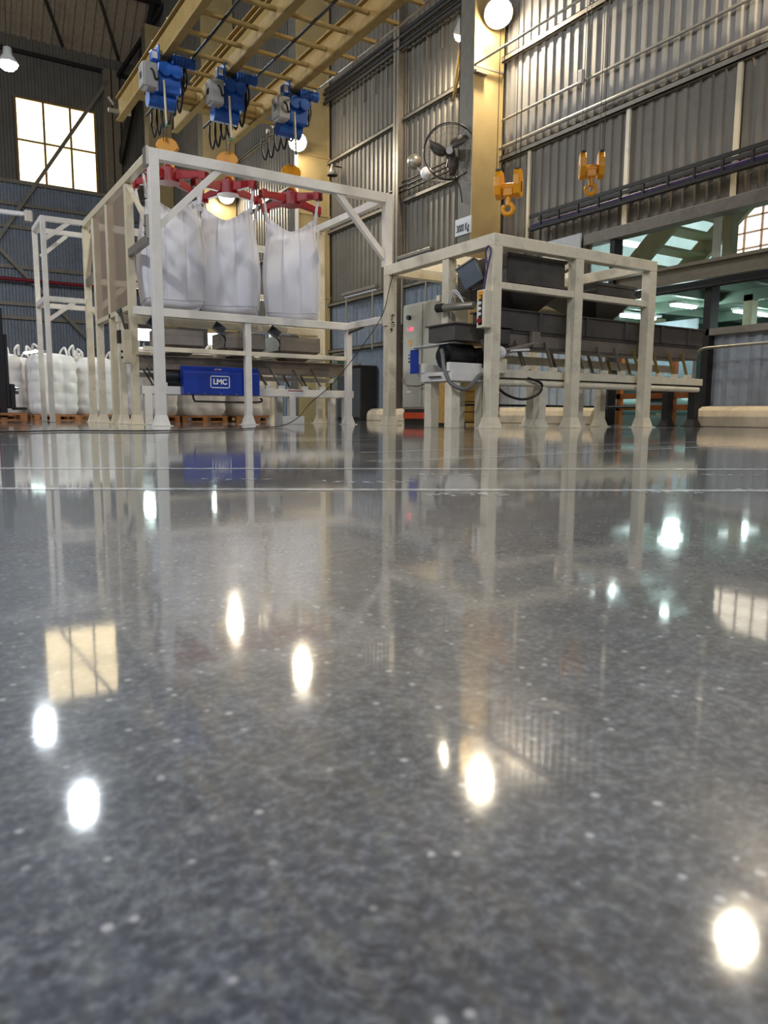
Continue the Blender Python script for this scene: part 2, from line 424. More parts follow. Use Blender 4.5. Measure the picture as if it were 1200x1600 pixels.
# ---- columns on the right wall
def column(y, label, x0=12.95, depth=.62, top=22, corbels=()):
    t = thing('steel_column', label, 'column', (13.5, y, 0), 0, 'columns along the right wall')
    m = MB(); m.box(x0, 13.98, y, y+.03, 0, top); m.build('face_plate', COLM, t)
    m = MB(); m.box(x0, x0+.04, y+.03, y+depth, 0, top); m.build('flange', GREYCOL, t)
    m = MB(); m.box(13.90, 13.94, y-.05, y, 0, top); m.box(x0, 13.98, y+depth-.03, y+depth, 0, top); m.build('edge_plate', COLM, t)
    return t
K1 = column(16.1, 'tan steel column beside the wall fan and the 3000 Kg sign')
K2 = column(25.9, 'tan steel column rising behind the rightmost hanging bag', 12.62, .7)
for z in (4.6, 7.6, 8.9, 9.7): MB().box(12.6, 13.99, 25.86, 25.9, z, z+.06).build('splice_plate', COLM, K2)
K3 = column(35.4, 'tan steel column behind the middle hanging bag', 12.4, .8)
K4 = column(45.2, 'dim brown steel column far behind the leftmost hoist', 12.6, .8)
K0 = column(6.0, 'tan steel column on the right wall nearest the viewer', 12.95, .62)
# slimmer wind post between the two
mb = MB(); mb.box(13.66, 13.70, 20.75, 21.05, 0, 14); mb.box(13.66, 13.98, 20.88, 20.92, 0, 14); mb.box(13.94, 13.98, 20.75, 21.05, 0, 14)
tag(mb.build('wind_post', GIRT), 'slim grey steel post on the wall between the two tan columns', 'post')

# ---- far wall
FY = 50.0
wf = sempty('wall_far', (6, FY, 0), 'dim corrugated end wall with a big bright window')
for (x0, x1, z0, z1) in ((-30, 6.3, 13.66, 18.33), (10.7, 14.3, 13.66, 18.33), (-30, 14.3, 18.33, 21.7), (-30, 14.3, 11.4, 13.66), (-30, 14.3, 8.8, 11.4), (-30, 14.3, 6.2, 8.8), (-30, 14.3, 0, 6.2)):
    sheet('Y', FY, x0, x1, z0, z1, .36, .06).build('wall_sheet', SHEETB if z1 < 13.7 else SHEETD, wf, fix=False)
for z in (20.8, 13.55, 12.3, 11.0, 8.72, 6.6, 5.8):
    MB().box(-30, 14, FY-.28, FY-.08, z-.1, z+.1).build('girt', DARK if z > 14 else GIRT, wf)
# window
w1 = sempty('window_1', (8.5, FY, 13.66), 'large glowing window of six panes high on the end wall')
GLOW = emit('window_daylight', (1.0, .80, .46), 3.4)
xs = [6.30, 7.80, 9.28, 10.70]; zs = [13.66, 16.0, 18.33]
for i in range(3):
    for j in range(2): MB().box(xs[i]+.03, xs[i+1]-.03, FY-.02, FY+.01, zs[j]+.03, zs[j+1]-.03).build('pane', GLOW, w1)
FRAMEM = mat('window_frame', '8a6f3a', .5)
for x in xs: MB().box(x-.06, x+.06, FY-.10, FY+.02, 13.6, 18.4).build('mullion', FRAMEM, w1)
for z in zs: MB().box(6.24, 10.76, FY-.11, FY+.02, z-.05, z+.05).build('transom', FRAMEM, w1)
# end wall columns, bracing, pipe
mb = MB(); mb.box(11.18, 12.05, FY-.7, FY-.64, 0, 20.8); mb.box(11.18, 12.05, FY-.3, FY-.24, 0, 20.8); mb.box(11.58, 11.64, FY-.7, FY-.24, 0, 20.8)
tag(mb.build('wind_column', mat('wind_col', '7d715c', .5, var=.1)), 'pale column on the end wall right of the bright window', 'column')
for p, q, l in (((4.6, 49.4, 9.6), (11.4, 49.4, 20.1), 'long diagonal brace crossing the bright window'), ((4.4, 49.4, 10.2), (10.9, 49.4, 3.4), 'diagonal brace descending left of the far white frame')):
    tag(MB().bar(p, q, .2, .2).build('wall_brace', GIRT), l, 'brace')
tag(MB().tube([(-10, 49.1, 7.9), (14, 49.1, 7.9)], .11).build('sprinkler_pipe', REDPIPE), 'thin red pipe running along the end wall', 'pipe')

# ---- roof
def roof():
    ce = sempty('ceiling', (6, 30, 30), 'dark ribbed roof high above the hall')
    def slab(pa, pb, x0, x1, pitch, d, m, nm='roof_sheet'):
        # ribs run from pa to pb in the YZ plane
        pa, pb = V((0,)+pa), V((0,)+pb); n = (pb-pa).normalized().cross(V((1, 0, 0)))
        if n.z > 0: n = -n
        mb = MB(); lo = []; hi = []; x = x0
        while x < x1:
            for f_, o_ in ((0, 0), (.35, 0), (.5, 1), (.85, 1)):
                xx = x+f_*pitch; lo.append(pa+V((xx, 0, 0))+n*d*o_); hi.append(pb+V((xx, 0, 0))+n*d*o_)
            x += pitch
        k = len(lo); mb.add(lo+hi, [(i, i+1, k+i+1, k+i) for i in range(k-1)]); return mb.build(nm, m, ce, fix=False)
    slab((50.05, 21.7), (46.2, 25.4), -30, 14.3, .55, .10, ROOFM)
    slab((46.2, 25.4), (38, 32), -30, 14.3, .8, .12, ROOFM)
    slab((38, 32), (-20, 32), -30, 14.3, 1.2, .12, ROOFM)
    MB().bar((-30, 46.8, 24.3), (14, 46.8, 24.3), .35, .7).build('purlin', DARK, ce)
    for x in (7.2, 10.4): MB().bar((x, 47, 24.2), (x+1.8, 49.7, 21.6), .14, .14).build('strut', DARK, ce)
    MB().tube([(8.6, 47.0, 25.5), (8.35, 49.0, 22.3)], .06).build('hanger_rod', PIPE, ce)
    MB().bar((14.2, 46, 27), (12.0, 49.4, 15.5), .25, .35).build('truss_chord', DARK, ce)
    MB().bar((14.2, 46, 24), (12.0, 49.4, 20.5), .2, .2).build('truss_web', DARK, ce)
    MB().bar((12.2, 49.2, 19.5), (13.6, 47.5, 20.2), .2, .2).build('truss_web', DARK, ce)
roof()

# ---- wall runs: pipes, tray, bundles on the right wall
tag(MB().tube([(13.86, -4, 8.0), (13.86, 16, 8.0)], .035).build('wall_pipe', PIPE), 'thin grey pipe on the right wall above the girt', 'pipe')
tag(MB().tube([(13.80, -4, 7.28), (13.80, 16, 7.28)], .05).build('wall_pipe', PIPE), 'thicker grey pipe lying just above the long wall girt', 'pipe')
t = thing('junction_box', 'small pale junction box on the thin wall pipe', 'electrical box', (13.8, 13.2, 7.94))
MB().box(13.74, 13.86, 13.1, 13.22, 7.92, 8.22).build('box_body', GREYBOX, t, .008)
MB().tube([(13.8, 13.16, 7.92), (13.8, 13.16, 7.75)], .015).build('cable_gland', DARK, t)
t = thing('cable_tray', 'dark cable ladder with purple cables above the opening in the right wall', 'cable tray', (13.75, 6, 4.9))
MB().box(13.62, 13.66, -4, 14.6, 5.17, 5.25).box(13.92, 13.95, -4, 14.6, 5.17, 5.25).build('side_rail', DARK, t)
y = -3.8
while y < 14.5:
    MB().box(13.62, 13.66, y, y+.05, 4.92, 5.17).build('hanger', DARK, t); y += .62
MB().box(13.60, 13.72, -4, 14.6, 4.86, 4.93).build('lower_rail', DARK, t)
for k, (dx, dz) in enumerate(((.04, .11), (.10, .10), (.16, .12), (.08, .16))):
    MB().tube([(13.64+dx, -4, 4.86+dz), (13.64+dx, 14.6, 4.86+dz)], .035).build('cable', PURPLE, t)
t = thing('cable_run', 'dark bundle of pipes high on the wall left of the fan', 'pipes', (13.8, 21, 11.4))
for k in range(4): MB().tube([(13.7+.06*(k % 2), 16.8, 11.55+.16*k), (13.7+.06*(k % 2), 25.8, 11.6+.16*k)], .06).build('pipe', DARK, t)
y = 17.3
while y < 25.5: MB().box(13.9, 13.96, y, y+.04, 10.9, 11.5).build('hanger', PIPE, t); y += .75
t = thing('wall_conduits', 'thin conduits on the lower wall girt behind the fan', 'pipes', (13.8, 19, 7.1))
for k in range(3): MB().tube([(13.8, 16.8, 7.3+.14*k), (13.8, 25.8 if k < 2 else 20.7, 7.3+.14*k)], .03).build('pipe', DARK, t)

# runway beam across the opening with cables below
t = thing('crossing_beam', 'grey brown steel beam spanning the opening in the right wall', 'beam', (14, 4, 3.0))
mb = MB(); mb.box(13.85, 14.15, -6, 12.0, 3.30, 3.37); mb.box(13.96, 14.0, -6, 12.0, 3.0, 3.3); mb.box(13.85, 14.15, -6, 12.0, 2.99, 3.05); mb.build('beam', mat('beam_paint', '8b806c', .5, var=.12), t, .005)
for k in range(4): MB().tube([(13.84-.02*k, -6, 2.96-.04*k), (13.84-.02*k, 12.0, 2.93-.04*k)], .035).build('cable', BLACK, t)

# bent guard pipe by the opening
tag(MB().tube([(13.45, 9.47, 0.0), (13.45, 9.47, 1.25)]+arc((13.45, 9.22, 1.30), .25, 0, math.pi/2, 6, (0, 1, 0), (0, 0, 1))+[(13.45, 7.5, 1.57), (13.45, 6.63, 1.58)], .03).build('guard_pipe', PIPE), 'thin bent grey guard pipe in front of the low corrugated wall', 'pipe')

# ---- rooms beyond the right wall
BEY = mat('beyond_wall', '8fa39b', .7, var=.15, scale=1)
wb = sempty('wall_beyond', (26, 12, 0), 'pale wall of the neighbouring bay')
MB().box(26, 26.1, -6, 15.0-.4, 0, 12).build('wall_panel', BEY, wb); MB().box(26, 26.1, 17.2, 34, 0, 12).build('wall_panel', BEY, wb)
MB().box(26, 26.1, 14.6, 17.2, 0, 5.7).build('wall_panel', BEY, wb); MB().box(26, 26.1, 14.6, 17.2, 7.9, 12).build('wall_panel', BEY, wb)
MB().box(14.2, 26, 34, 34.1, 0, 12).build('wall_panel', BEY, wb)
w2 = sempty('window_2', (26, 16, 5.7), 'bright barred window of the neighbouring bay')
BG2 = emit('window_daylight_2', (1.0, .9, .7), 2.4)
for i in range(4):
    for j in range(4): MB().box(26.02, 26.05, 14.6+.65*i+.03, 14.6+.65*(i+1)-.03, 5.7+.55*j+.03, 5.7+.55*(j+1)-.03).build('pane', BG2, w2)
for i in range(5): MB().box(25.95, 26.0, 14.57+.65*i, 14.63+.65*i, 5.7, 7.9).build('mullion', mat('win_rust', '7a5130', .6), w2)
for j in range(5): MB().box(25.95, 26.0, 14.6, 17.2, 5.68+.55*j, 5.73+.55*j).build('transom', MATS['win_rust'], w2)
tz = thing('mezzanine', 'green grey mezzanine deck seen through the opening in the right wall', 'mezzanine', (19, 14, 3))
MB().box(14.4, 25.9, 4, 33.9, 3.12, 3.3).build('deck', GREEN, tz)
for y in range(5, 34, 2): MB().box(14.4, 25.9, y, y+.14, 2.92, 3.12).build('joist', GREEN, tz)
for x in (16.5, 19.5, 22.5): MB().box(x, x+.16, 4, 33.9, 2.86, 3.12).build('bearer', GREEN, tz)
for x, y in ((16.5, 10.2), (16.5, 17.2), (20.5, 11.2), (20.5, 17.2), (18.5, 14.2)): MB().box(x, x+.22, y, y+.22, 0, 3.0).build('post', OLIVE, tz)
TUBE = emit('tube_light_teal', (.80, 1.0, .97), 9)
TUBE2 = emit('tube_light_dim', (.80, 1.0, .97), 3)
def tubelight(x0, x1, y, z, label, group, m=TUBE, p=60, w=.16):
    t = thing('tube_light', label, 'light', ((x0+x1)/2, y, z), 0, group)
    MB().box(x0-.05, x1+.05, y-w*.7, y+w*.7, z+.03, z+.08).build('housing', PAPER, t)
    MB().tube([(x0, y-.04, z), (x1, y-.04, z)], .035).build('tube', m, t)
    MB().tube([(x0, y+.06, z), (x1, y+.06, z)], .035).build('tube', m, t)
    lamp(((x0+x1)/2, y, z-.12), p, TEAL, .2, t)
tubelight(15.7, 17.1, 13.35, 2.80, 'bright tube light under the mezzanine beside the right post of the near frame', 'mezzanine lights', w=.3, p=120)
tubelight(15.4, 16.2, 11.5, 2.82, 'short tube light under the mezzanine right of the near frame', 'mezzanine lights')
tubelight(17.6, 19.2, 11.3, 2.82, 'tube light under the mezzanine at the right edge of the picture', 'mezzanine lights', TUBE2)
tubelight(16.5, 18.3, 27.0, 2.3, 'bright tube light inside the far doorway', 'doorway lights', w=.3, p=120)
tubelight(19.0, 21.0, 16.9, 5.75, 'tube light high in the neighbouring bay left of the sloping olive beam', 'upper bay lights', w=.3, p=150)
tubelight(19.0, 20.8, 14.6, 6.3, 'tube light high in the neighbouring bay above the olive steps', 'upper bay lights', p=150)
tubelight(17.2, 18.8, 23.0, 2.6, 'tube light deep inside the room behind the far doorway', 'doorway lights', p=160)  # fill light added to brighten the doorway room, given a tube body
tubelight(17.4, 18.8, 8.6, 2.6, 'tube light under the mezzanine beyond the low corrugated wall', 'mezzanine lights', TUBE2, p=130)  # fill light added under the mezzanine, given a tube body
# sloping stair of the mezzanine: two stringers with treads
t = thing('olive_stair', 'olive steel stair sloping behind the opening in the right wall', 'stair', (16, 12, 3.3))
for x in (15.5, 17.4): MB().bar((x, 13.4, 3.4), (x, 9.6, 6.6), .12, .5).build('stringer', OLIVE, t)
for k in range(9):
    f_ = (k+.5)/9; MB().box(15.56, 17.36, 13.4-3.8*f_-.28, 13.4-3.8*f_+.28, 3.4+3.2*f_-.03, 3.4+3.2*f_+.03).build('tread', OLIVE, t)
t = thing('olive_column', 'olive column with a white face beside the sloping stair', 'column', (15.13, 9.96, 3.3))
MB().box(15.0, 15.26, 9.86, 10.06, 3.3, 8).build('shaft', OLIVE, t, .01); MB().box(14.98, 15.0, 10.08, 10.28, 3.3, 4.5).build('white_panel', WHITE, t); MB().box(14.85, 15.4, 4, 9.86, 4.65, 4.9).build('bracket_beam', OLIVE, t)
t = thing('hand_rail', 'white tube railing on the mezzanine in front of the barred window', 'railing', (19, 11, 3.3))
for z in (3.75, 4.2): MB().tube([(18.5, 15.6, z), (18.5, 6, z)], .035).build('rail', WHITE, t)
for y in (15.5, 14.2, 12.9, 11.6, 10.3, 9.0, 7.7): MB().tube([(18.5, y, 3.3), (18.5, y, 4.2)], .035).build('post', WHITE, t)
t = thing('stored_machine', 'pale blue machine standing on the mezzanine behind the stair', 'machine', (20, 13.3, 3.3))
MB().box(19.6, 20.6, 12.7, 13.9, 3.3, 4.2).build('body', mat('pale_blue', 'aab6c8', .4), t, .03); MB().cyl((20.1, 13.3, 4.2), (20.1, 13.3, 4.7), .35, 16).build('drum', MATS['pale_blue'], t); MB().box(19.58, 19.6, 12.9, 13.3, 3.6, 3.9).build('control_panel', DARK, t)
# orange storage rack in the gap below
t = thing('orange_rack', 'orange steel storage rack in the gap right of the near frame', 'rack', (15.2, 11.6, 0))
for yy in (11.05, 12.6, 13.9): MB().box(15.0, 15.12, yy, yy+.12, 0, 2.0).build('upright', mat('rack_orange', 'b5611f', .45), t)
for z in (.34, .62): MB().box(15.0, 15.08, 10.2, 14.0, z, z+.13).build('shelf_beam', MATS['rack_orange'], t)
MB().box(15.0, 15.12, 10.2, 10.32, 0, 2.0).build('upright', MATS['rack_orange'], t)
t = thing('pale_tank', 'pale teal machine parts stored behind the orange rack', 'machine', (16.5, 12.5, 0))
MB().box(16.0, 17.0, 11.2, 15.6, 0, .22).build('plinth', mat('teal_pale', '9fc0bd', .5), t); MB().cyl((16.5, 11.4, .5), (16.5, 15.4, .5), .2, 16).build('drum', MATS['teal_pale'], t); MB().box(16.2, 16.8, 12.2, 12.8, .6, 1.2).build('motor', BLACK, t, .02)
t = thing('grey_partition', 'grey blue partition panels behind the opening', 'partition', (16.5, 13.6, 0))
for k in range(3): MB().box(17.5, 17.56, 12.3+k*1.4, 13.65+k*1.4, 1.2, 2.75).build('panel', mat('part_grey', '7d8a94', .5), t, .01)
t = thing('motor_cluster', 'dark machinery on the bench right of the jamb post', 'machine', (16, 8.3, 0))
MB().box(15.5, 16.6, 6.4, 9.2, 1.5, 1.9).build('bench', DARK, t); MB().cyl((15.8, 8.2, 2.2), (15.8, 7.5, 2.2), .22, 16).build('motor', mat('motor_grey', '55606a', .4), t); MB().box(15.6, 15.9, 8.6, 8.8, 1.9, 2.3).build('box', PAPER, t); MB().box(15.6, 16.2, 7.0, 7.3, 1.9, 2.5).build('frame', DARK, t)
# far doorway contents
t = thing('teal_workbench', 'pale teal bench seen through the far doorway', 'bench', (15.6, 26.8, 0))
MB().box(15.2, 16.2, 25.8, 28.2, .95, 1.05).build('top', MATS['teal_pale'], t)
for a in ((15.25, 25.9), (16.1, 25.9), (15.25, 28.1), (16.1, 28.1), (15.7, 27)): MB().box(a[0], a[0]+.08, a[1]-.08, a[1], 0, .95).build('leg', MATS['teal_pale'], t)

# ---- neighbouring sheet of white panel left above the near frame
tag(MB().box(13.86, 13.9, 13.05, 14.3, 3.65, 4.55).build('white_panel', PAPER), 'plain white panel just above the near frame at the end of the lintel', 'panel')

# ================================================================== LAMPS
LWARM = emit('lamp_warm', (1.0, .90, .70), 60); LCOOL = emit('lamp_cool', (.90, .96, 1.0), 60)
def wall_lamp(p, wallp, label, power, aim, lens_r=.26, m=LWARM, col=WARM, cone=165):
    p, wallp, aim = V(p), V(wallp), V(aim); d = (aim-p).normalized()
    t = thing('flood_lamp', label, 'lamp', wallp, 0, 'lamps of the hall')
    MB().bar(wallp, p-d*.12, .07).build('bracket', DARK, t)
    MB().lathe([(.0, -.34), (.12, -.34), (.14, -.2), (lens_r*1.12, -.02), (lens_r*1.14, .05), (lens_r*1.06, .05)], p, d, 20).build('reflector', GREYBOX, t)
    MB().lathe([(lens_r*1.05, .02), (lens_r*.9, .10), (lens_r*.55, .17), (0, .2)], p, d, 20).build('lens', m, t)
    lamp(p+d*.30, power*1.6, col, .16, t, cone, p+d*5)
    lamp(p+d*.42, power*.12, col, .16, t)
    return t
wall_lamp((13.42, 15.75, 10.45), (13.45, 16.1, 10.6), 'brightest big round flood lamp on the tan column by the fan', P_WALL, (9.5, 9.5, 3), .33)
wall_lamp((13.25, 17.1, 10.45), (13.0, 16.73, 10.5), 'small flood lamp on the left side of the tan column by the fan', 260, (13.6, 20, 4.5), .16)
wall_lamp((12.45, 25.5, 9.95), (12.7, 25.9, 10.0), 'bright flood lamp on the tan column behind the rightmost hanging bag', P_WALL, (8.5, 18, 4), .30, cone=125)
wall_lamp((13.3, 34.9, 10.4), (13.4, 35.4, 10.5), 'bright flood lamp glowing above the middle hanging bag', P_WALL, (9.5, 27, 3), .34)
wall_lamp((13.5, 7.75, 10.35), (13.9, 7.75, 10.5), 'big flood lamp on the right wall above the frame edge', P_WALL, (8, 5, 2), .33)
tag(MB().box(12.50, 12.60, 25.78, 25.88, 4.0, 10.3).build('lamp_conduit', WHITE), 'white conduit strip running down the column below the lamp', 'conduit')
def high_bay(x, y, z, label, power, col=COOL, m=LCOOL, top=20):
    t = thing('high_bay_lamp', label, 'lamp', (x, y, z), 0, 'lamps of the hall')
    MB().lathe([(.05, .5), (.13, .48), (.14, .28), (.30, .06), (.32, 0), (.29, 0)], (x, y, z), (0, 0, 1), 20).build('shade', GREYBOX, t)
    MB().lathe([(.29, .01), (.27, -.08), (.18, -.17), (0, -.2)], (x, y, z), (0, 0, 1), 20).build('lens', m, t)
    MB().tube([(x, y, z+.5), (x, y, top)], .015).build('suspension', DARK, t)
    lamp((x, y, z-.35), power, col, .25, t)
high_bay(3.42, 28.2, 11.4, 'cool white high bay lamp at the upper left edge of the picture', P_BAY)
high_bay(3.4, 20.86, 11, 'cool white high bay lamp in the middle of the hall, mirrored in the floor', P_BAY)
for k, (x, y) in enumerate(((-6, 2), (-6, 10), (-6, 18), (-1, -5), (6, -6))):  # unseen fill lamps added to light the frames from left and behind
    high_bay(x, y, 10.5, ['high bay lamp above the left aisle nearest the viewer', 'high bay lamp above the left aisle beside the gantry', 'high bay lamp above the left aisle at its far end', 'high bay lamp behind the viewer', 'high bay lamp behind the viewer to the right'][k], P_FILL, NEUT, LCOOL)
for k, (x, y, p) in enumerate(((21, 20, 1900), (21, 10, 1500))):  # fill lights added to brighten the neighbouring bay, given lamp bodies
    high_bay(x, y, 8.3, ['high bay lamp at the far end of the neighbouring bay', 'high bay lamp at the near end of the neighbouring bay'][k], p, COOL, LCOOL, 12)
# small led lights behind the left frame
LED = emit('led_white', (.85, 1.0, .98), 7)
for k, (x, z, l) in enumerate(((5.29, 2.23, 'left one of three small work lights glowing behind the left conveyor'), (7.19, 2.23, 'middle one of three small work lights glowing behind the left conveyor'), (8.35, 2.30, 'right one of three small work lights glowing behind the left conveyor'))):
    t = thing('work_light', l, 'light', (x, 20, 0), 0, 'work lights behind the left conveyor')
    MB().tube([(x, 20.1, 0), (x, 20.1, z)], .03).build('stand', DARK, t)
    MB().box(x-.2, x+.2, 20.0, 20.1, z-.17, z+.17).build('housing', DARK, t, .01)
    MB().box(x-.18, x+.18, 19.98, 20.0, z-.15, z+.15).build('lens', LED, t)
    lamp((x, 19.8, z), 70, TEAL, .2, t)
t = thing('led_street_lamp', 'small pale green led lamp on an arm before the end wall', 'light', (2.6, 20, 1.5))
LEDG = emit('led_green', (.75, 1.0, .93), 8)
MB().bar((2.42, 20, 1.62), (2.72, 20, 1.68), .14, .05).build('lamp_head', LEDG, t); MB().tube([(2.72, 20, 1.68), (3.0, 20, 1.68)], .02).build('arm', PIPE, t); MB().tube([(3.0, 20, 0), (3.0, 20, 1.7)], .03).build('pole', PIPE, t)
# unlit fluorescent battens on the right wall
for k, (y0, y1, z, l) in enumerate(((21.7, 24.0, 4.42, 'unlit tube fitting on two rods at the right wall behind the left frame'), (18.6, 20.4, 5.08, 'unlit tube fitting on the right wall behind the near frame'))):
    t = thing('wall_batten', l, 'light fitting', (13.5, (y0+y1)/2, z), 0, 'unlit tube fittings')
    MB().box(13.4, 13.6, y0, y1, z, z+.1).build('housing', PIPE, t, .01); MB().tube([(13.5, y0+.1, z-.04), (13.5, y1-.1, z-.04)], .03).build('tube', PAPER, t)
    for yy in (y0+.3, y1-.2): MB().tube([(13.5, yy, z), (13.5, yy, z-2.0)], .03).build('stand_rod', PIPE, t)

# ================================================================== NEAR (RIGHT) FRAME
def foot(mb, x0, x1, y0, y1, h=.17, g=.045, z=0):
    mb.frustum(x0-g, x1+g, y0-g, y1+g, z, x0-.002, x1+.002, y0-.002, y1+.002, z+h)
    mb.box(x0-g-.03, x1+g+.03, y0-g-.03, y1+g+.03, z, z+.012)
def post(parent, x, y, z0, z1, s, m, feet=True, name='post'):
    o = MB().box(x, x+s, y, y+s, z0, z1).build(name, m, parent, .008)
    if feet:
        f = MB(); foot(f, x, x+s, y, y+s); f.build('foot', m, o)
    return o
nf = thing('sorting_frame', 'cream steel post and beam frame over the near conveyor', 'frame', (9.4, 10.4, 0))
S = .18; ZT = 2.91
for x, y in ((7.54, 11.72), (7.54, 8.82), (9.30, 8.82), (11.14, 8.82), (11.14, 11.72)): post(nf, x, y, 0, ZT-S, S, CREAM)
MB().box(7.54, 7.54+S, 8.82, 11.90, ZT-S, ZT).build('beam', CREAM, nf, .01)
MB().box(7.54+S, 11.32, 8.82, 8.82+S, ZT-S, ZT).build('beam', CREAM, nf, .01)
MB().box(11.14, 11.32, 8.82+S, 11.90, ZT-S, ZT).build('beam', CREAM, nf, .01)
MB().box(7.54+S, 11.14, 11.72, 11.90, ZT-S, ZT).build('beam', CREAM, nf, .01)
MB().box(9.30, 9.48, 9.0, 11.72, ZT-S, ZT-.02).build('beam', CREAM, nf, .01)
MB().box(7.56, 7.56+.17, 9.96, 10.13, 1.66, ZT-S).build('hanging_post', CREAM, nf, .008)
for x0, x1 in ((7.72, 9.30), (9.48, 11.14)): MB().box(x0, x1, 8.86, 8.98, 2.12, 2.22).build('mid_rail', CREAM, nf, .006)
MB().box(7.72, 11.14, 10.4, 10.5, 2.12, 2.22).build('mid_rail', CREAM, nf, .006)
for x0, x1 in ((7.8, 9.2), (9.55, 11.05)):
    for y0, y1 in ((11.0, 11.62), (10.3, 10.9)): MB().box(x0, x1, y0, y1, ZT-.03, ZT-.02).build('deck_panel', DECK, nf)
MB().bar((9.5, 8.92, 2.75), (10.9, 11.6, 2.75), .1, .1).build('cross_brace', CREAM, nf)
for y, z in ((11.80, 1.98),): MB().box(7.50, 7.54, 11.74, 11.86, 1.83, 2.08).build('joint_plate', CREAM, nf)

# hand painted marks on the far left post
mb = MB(); rm = random.Random(5)
for g in range(4):
    for q in range(5):
        cx, cz = 7.625+rm.uniform(-.03, .03), 2.0-.085*g+rm.uniform(-.03, .03)
        if rm.random() < .5: mb.box(cx-.028, cx+.028, 11.716, 11.72, cz-.005, cz+.005)
        else: mb.box(cx-.005, cx+.005, 11.716, 11.72, cz-.026, cz+.026)
mb.build('stencil_marks', DARK, nf)

# hoppers on the near frame
def hopper(x0, x1, y0, y1, zt, zr, zb, label, m=TROUGH, skew=.2):
    t = thing('feed_hopper', label, 'hopper', ((x0+x1)/2, (y0+y1)/2, zb), 0, 'hoppers above the near conveyor')
    mb = MB(); w = .012
    mb.box(x0, x1, y0, y0+w, zr, zt); mb.box(x0, x1, y1-w, y1, zr, zt); mb.box(x0, x0+w, y0, y1, zr, zt); mb.box(x1-w, x1, y0, y1, zr, zt)
    mb.build('rim_box', m, t, .004)
    MB().box(x0-.02, x1+.02, y0-.025, y0, zt-.05, zt).box(x0-.02, x1+.02, y0-.025, y0, zr+.02, zr+.06).build('rim_band', m, t)
    cx = (x0+x1)/2+skew; cy = (y0+y1)/2
    mb = MB(); mb.frustum(cx-.15, cx+.15, cy-.15, cy+.15, zb, x0, x1, y0, y1, zr, caps=False); mb.build('cone', m, t)
    return t
hopper(8.02, 9.28, 9.05, 10.3, 2.72, 2.25, 1.86, 'tall dark hopper box on the near frame beside the control pendant', TROUGH)
hopper(10.05, 11.05, 9.05, 10.3, 2.47, 2.25, 1.86, 'low dark hopper box on the near frame by its right end', TROUGH)
t = thing('back_tray', 'pale tan metal tray under the top of the near frame', 'tray', (10.2, 11.2, 2.5))
mb = MB(); prof = [(-.55, .2), (-.42, 0), (.42, 0), (.55, .2), (.52, .2), (.40, .03), (-.40, .03), (-.52, .2)]
n = len(prof)
mb.add([(9.2, 11.0+a*.6, 2.45+b) for a, b in prof]+[(11.1, 11.0+a*.6, 2.45+b) for a, b in prof], [tuple(range(n)), tuple(range(2*n-1, n-1, -1))]+[(j, j+n, (j+1) % n+n, (j+1) % n) for j in range(n)])
mb.build('tray_body', TROUGH2, t); MB().box(9.25, 9.35, 10.7, 11.3, 2.65, 2.75).build('orange_marker', ORANGE, t)
for k in range(3): MB().box(9.6+.4*k, 9.66+.4*k, 10.65, 10.7, 2.62, 2.78).build('peg', WHITE, t)

# grey tilted box + sensor arm on the left side of the near frame
t = thing('load_display', 'slate grey metal box tilted on the rail of the near frame', 'electrical box', (7.75, 9.55, 2.2))
M_ = Matrix.Translation((7.74, 9.58, 2.42)) @ Matrix.Rotation(R(-58), 4, 'Z') @ Matrix.Rotation(R(-28), 4, 'Y')
MB().box(-.17, .17, -.10, .10, -.18, .18, M_).build('box_body', mat('slate', '5b646b', .35, .3), t, .01)
MB().box(-.18, .18, -.12, .12, .18, .20, M_).build('lid', PIPE, t)
MB().tube([(7.74, 9.58, 2.28), (7.72, 9.6, 1.95)], .015).build('stand', DARK, t)
t = thing('side_rail', 'grey pipe sensor arm with white tubes beside the hanging post', 'sensor', (7.5, 9.9, 1.9))
MB().cyl((7.45, 10.05, 1.94), (7.62, 9.35, 1.92), .06, 14).build('arm', PIPE, t); MB().cyl((7.44, 10.09, 1.94), (7.47, 9.95, 1.94), .07, 14).build('end_cap', DARK, t)
for k in range(2): MB().tube(smooth_path([(7.55, 9.95-.05*k, 2.0), (7.55, 9.85-.06*k, 2.2), (7.56, 9.7-.05*k, 2.12), (7.58, 9.55, 1.96)]), .008).build('air_tube', PAPER, t)

# control pendant on the corner post
t = thing('control_pendant', 'cream pendant station with black and red buttons on the near corner post', 'control', (7.5, 8.95, 1.5))
MB().box(7.40, 7.54, 8.84, 9.02, 1.52, 2.08).build('case', CREAM, t, .01)
MB().box(7.395, 7.40, 8.89, 8.97, 1.56, 2.05).build('button_plate', BLK2, t)
for k, z in enumerate((1.62, 1.72, 1.80, 1.88, 1.96)):
    MB().cyl((7.395, 8.93, z), (7.365, 8.93, z), .028 if k else .04, 10).build('button', RED if k == 0 else (PAPER if k < 4 else YEL), t)
MB().box(7.39, 7.40, 8.88, 8.98, 2.0, 2.06).build('warning_label', YEL, t)
tag(MB().tube(smooth_path([(7.46, 8.93, 2.08), (7.47, 8.92, 2.25), (7.49, 8.90, 2.42), (7.5, 8.96, 2.62), (7.5, 8.90, 2.72), (7.5, 8.84, 2.62), (7.48, 8.88, 2.42), (7.47, 8.92, 2.2), (7.47, 8.94, 2.08)]), .016).build('pendant_cable', PURPLE), 'dark violet cable loop hanging over the pendant station', 'cable')

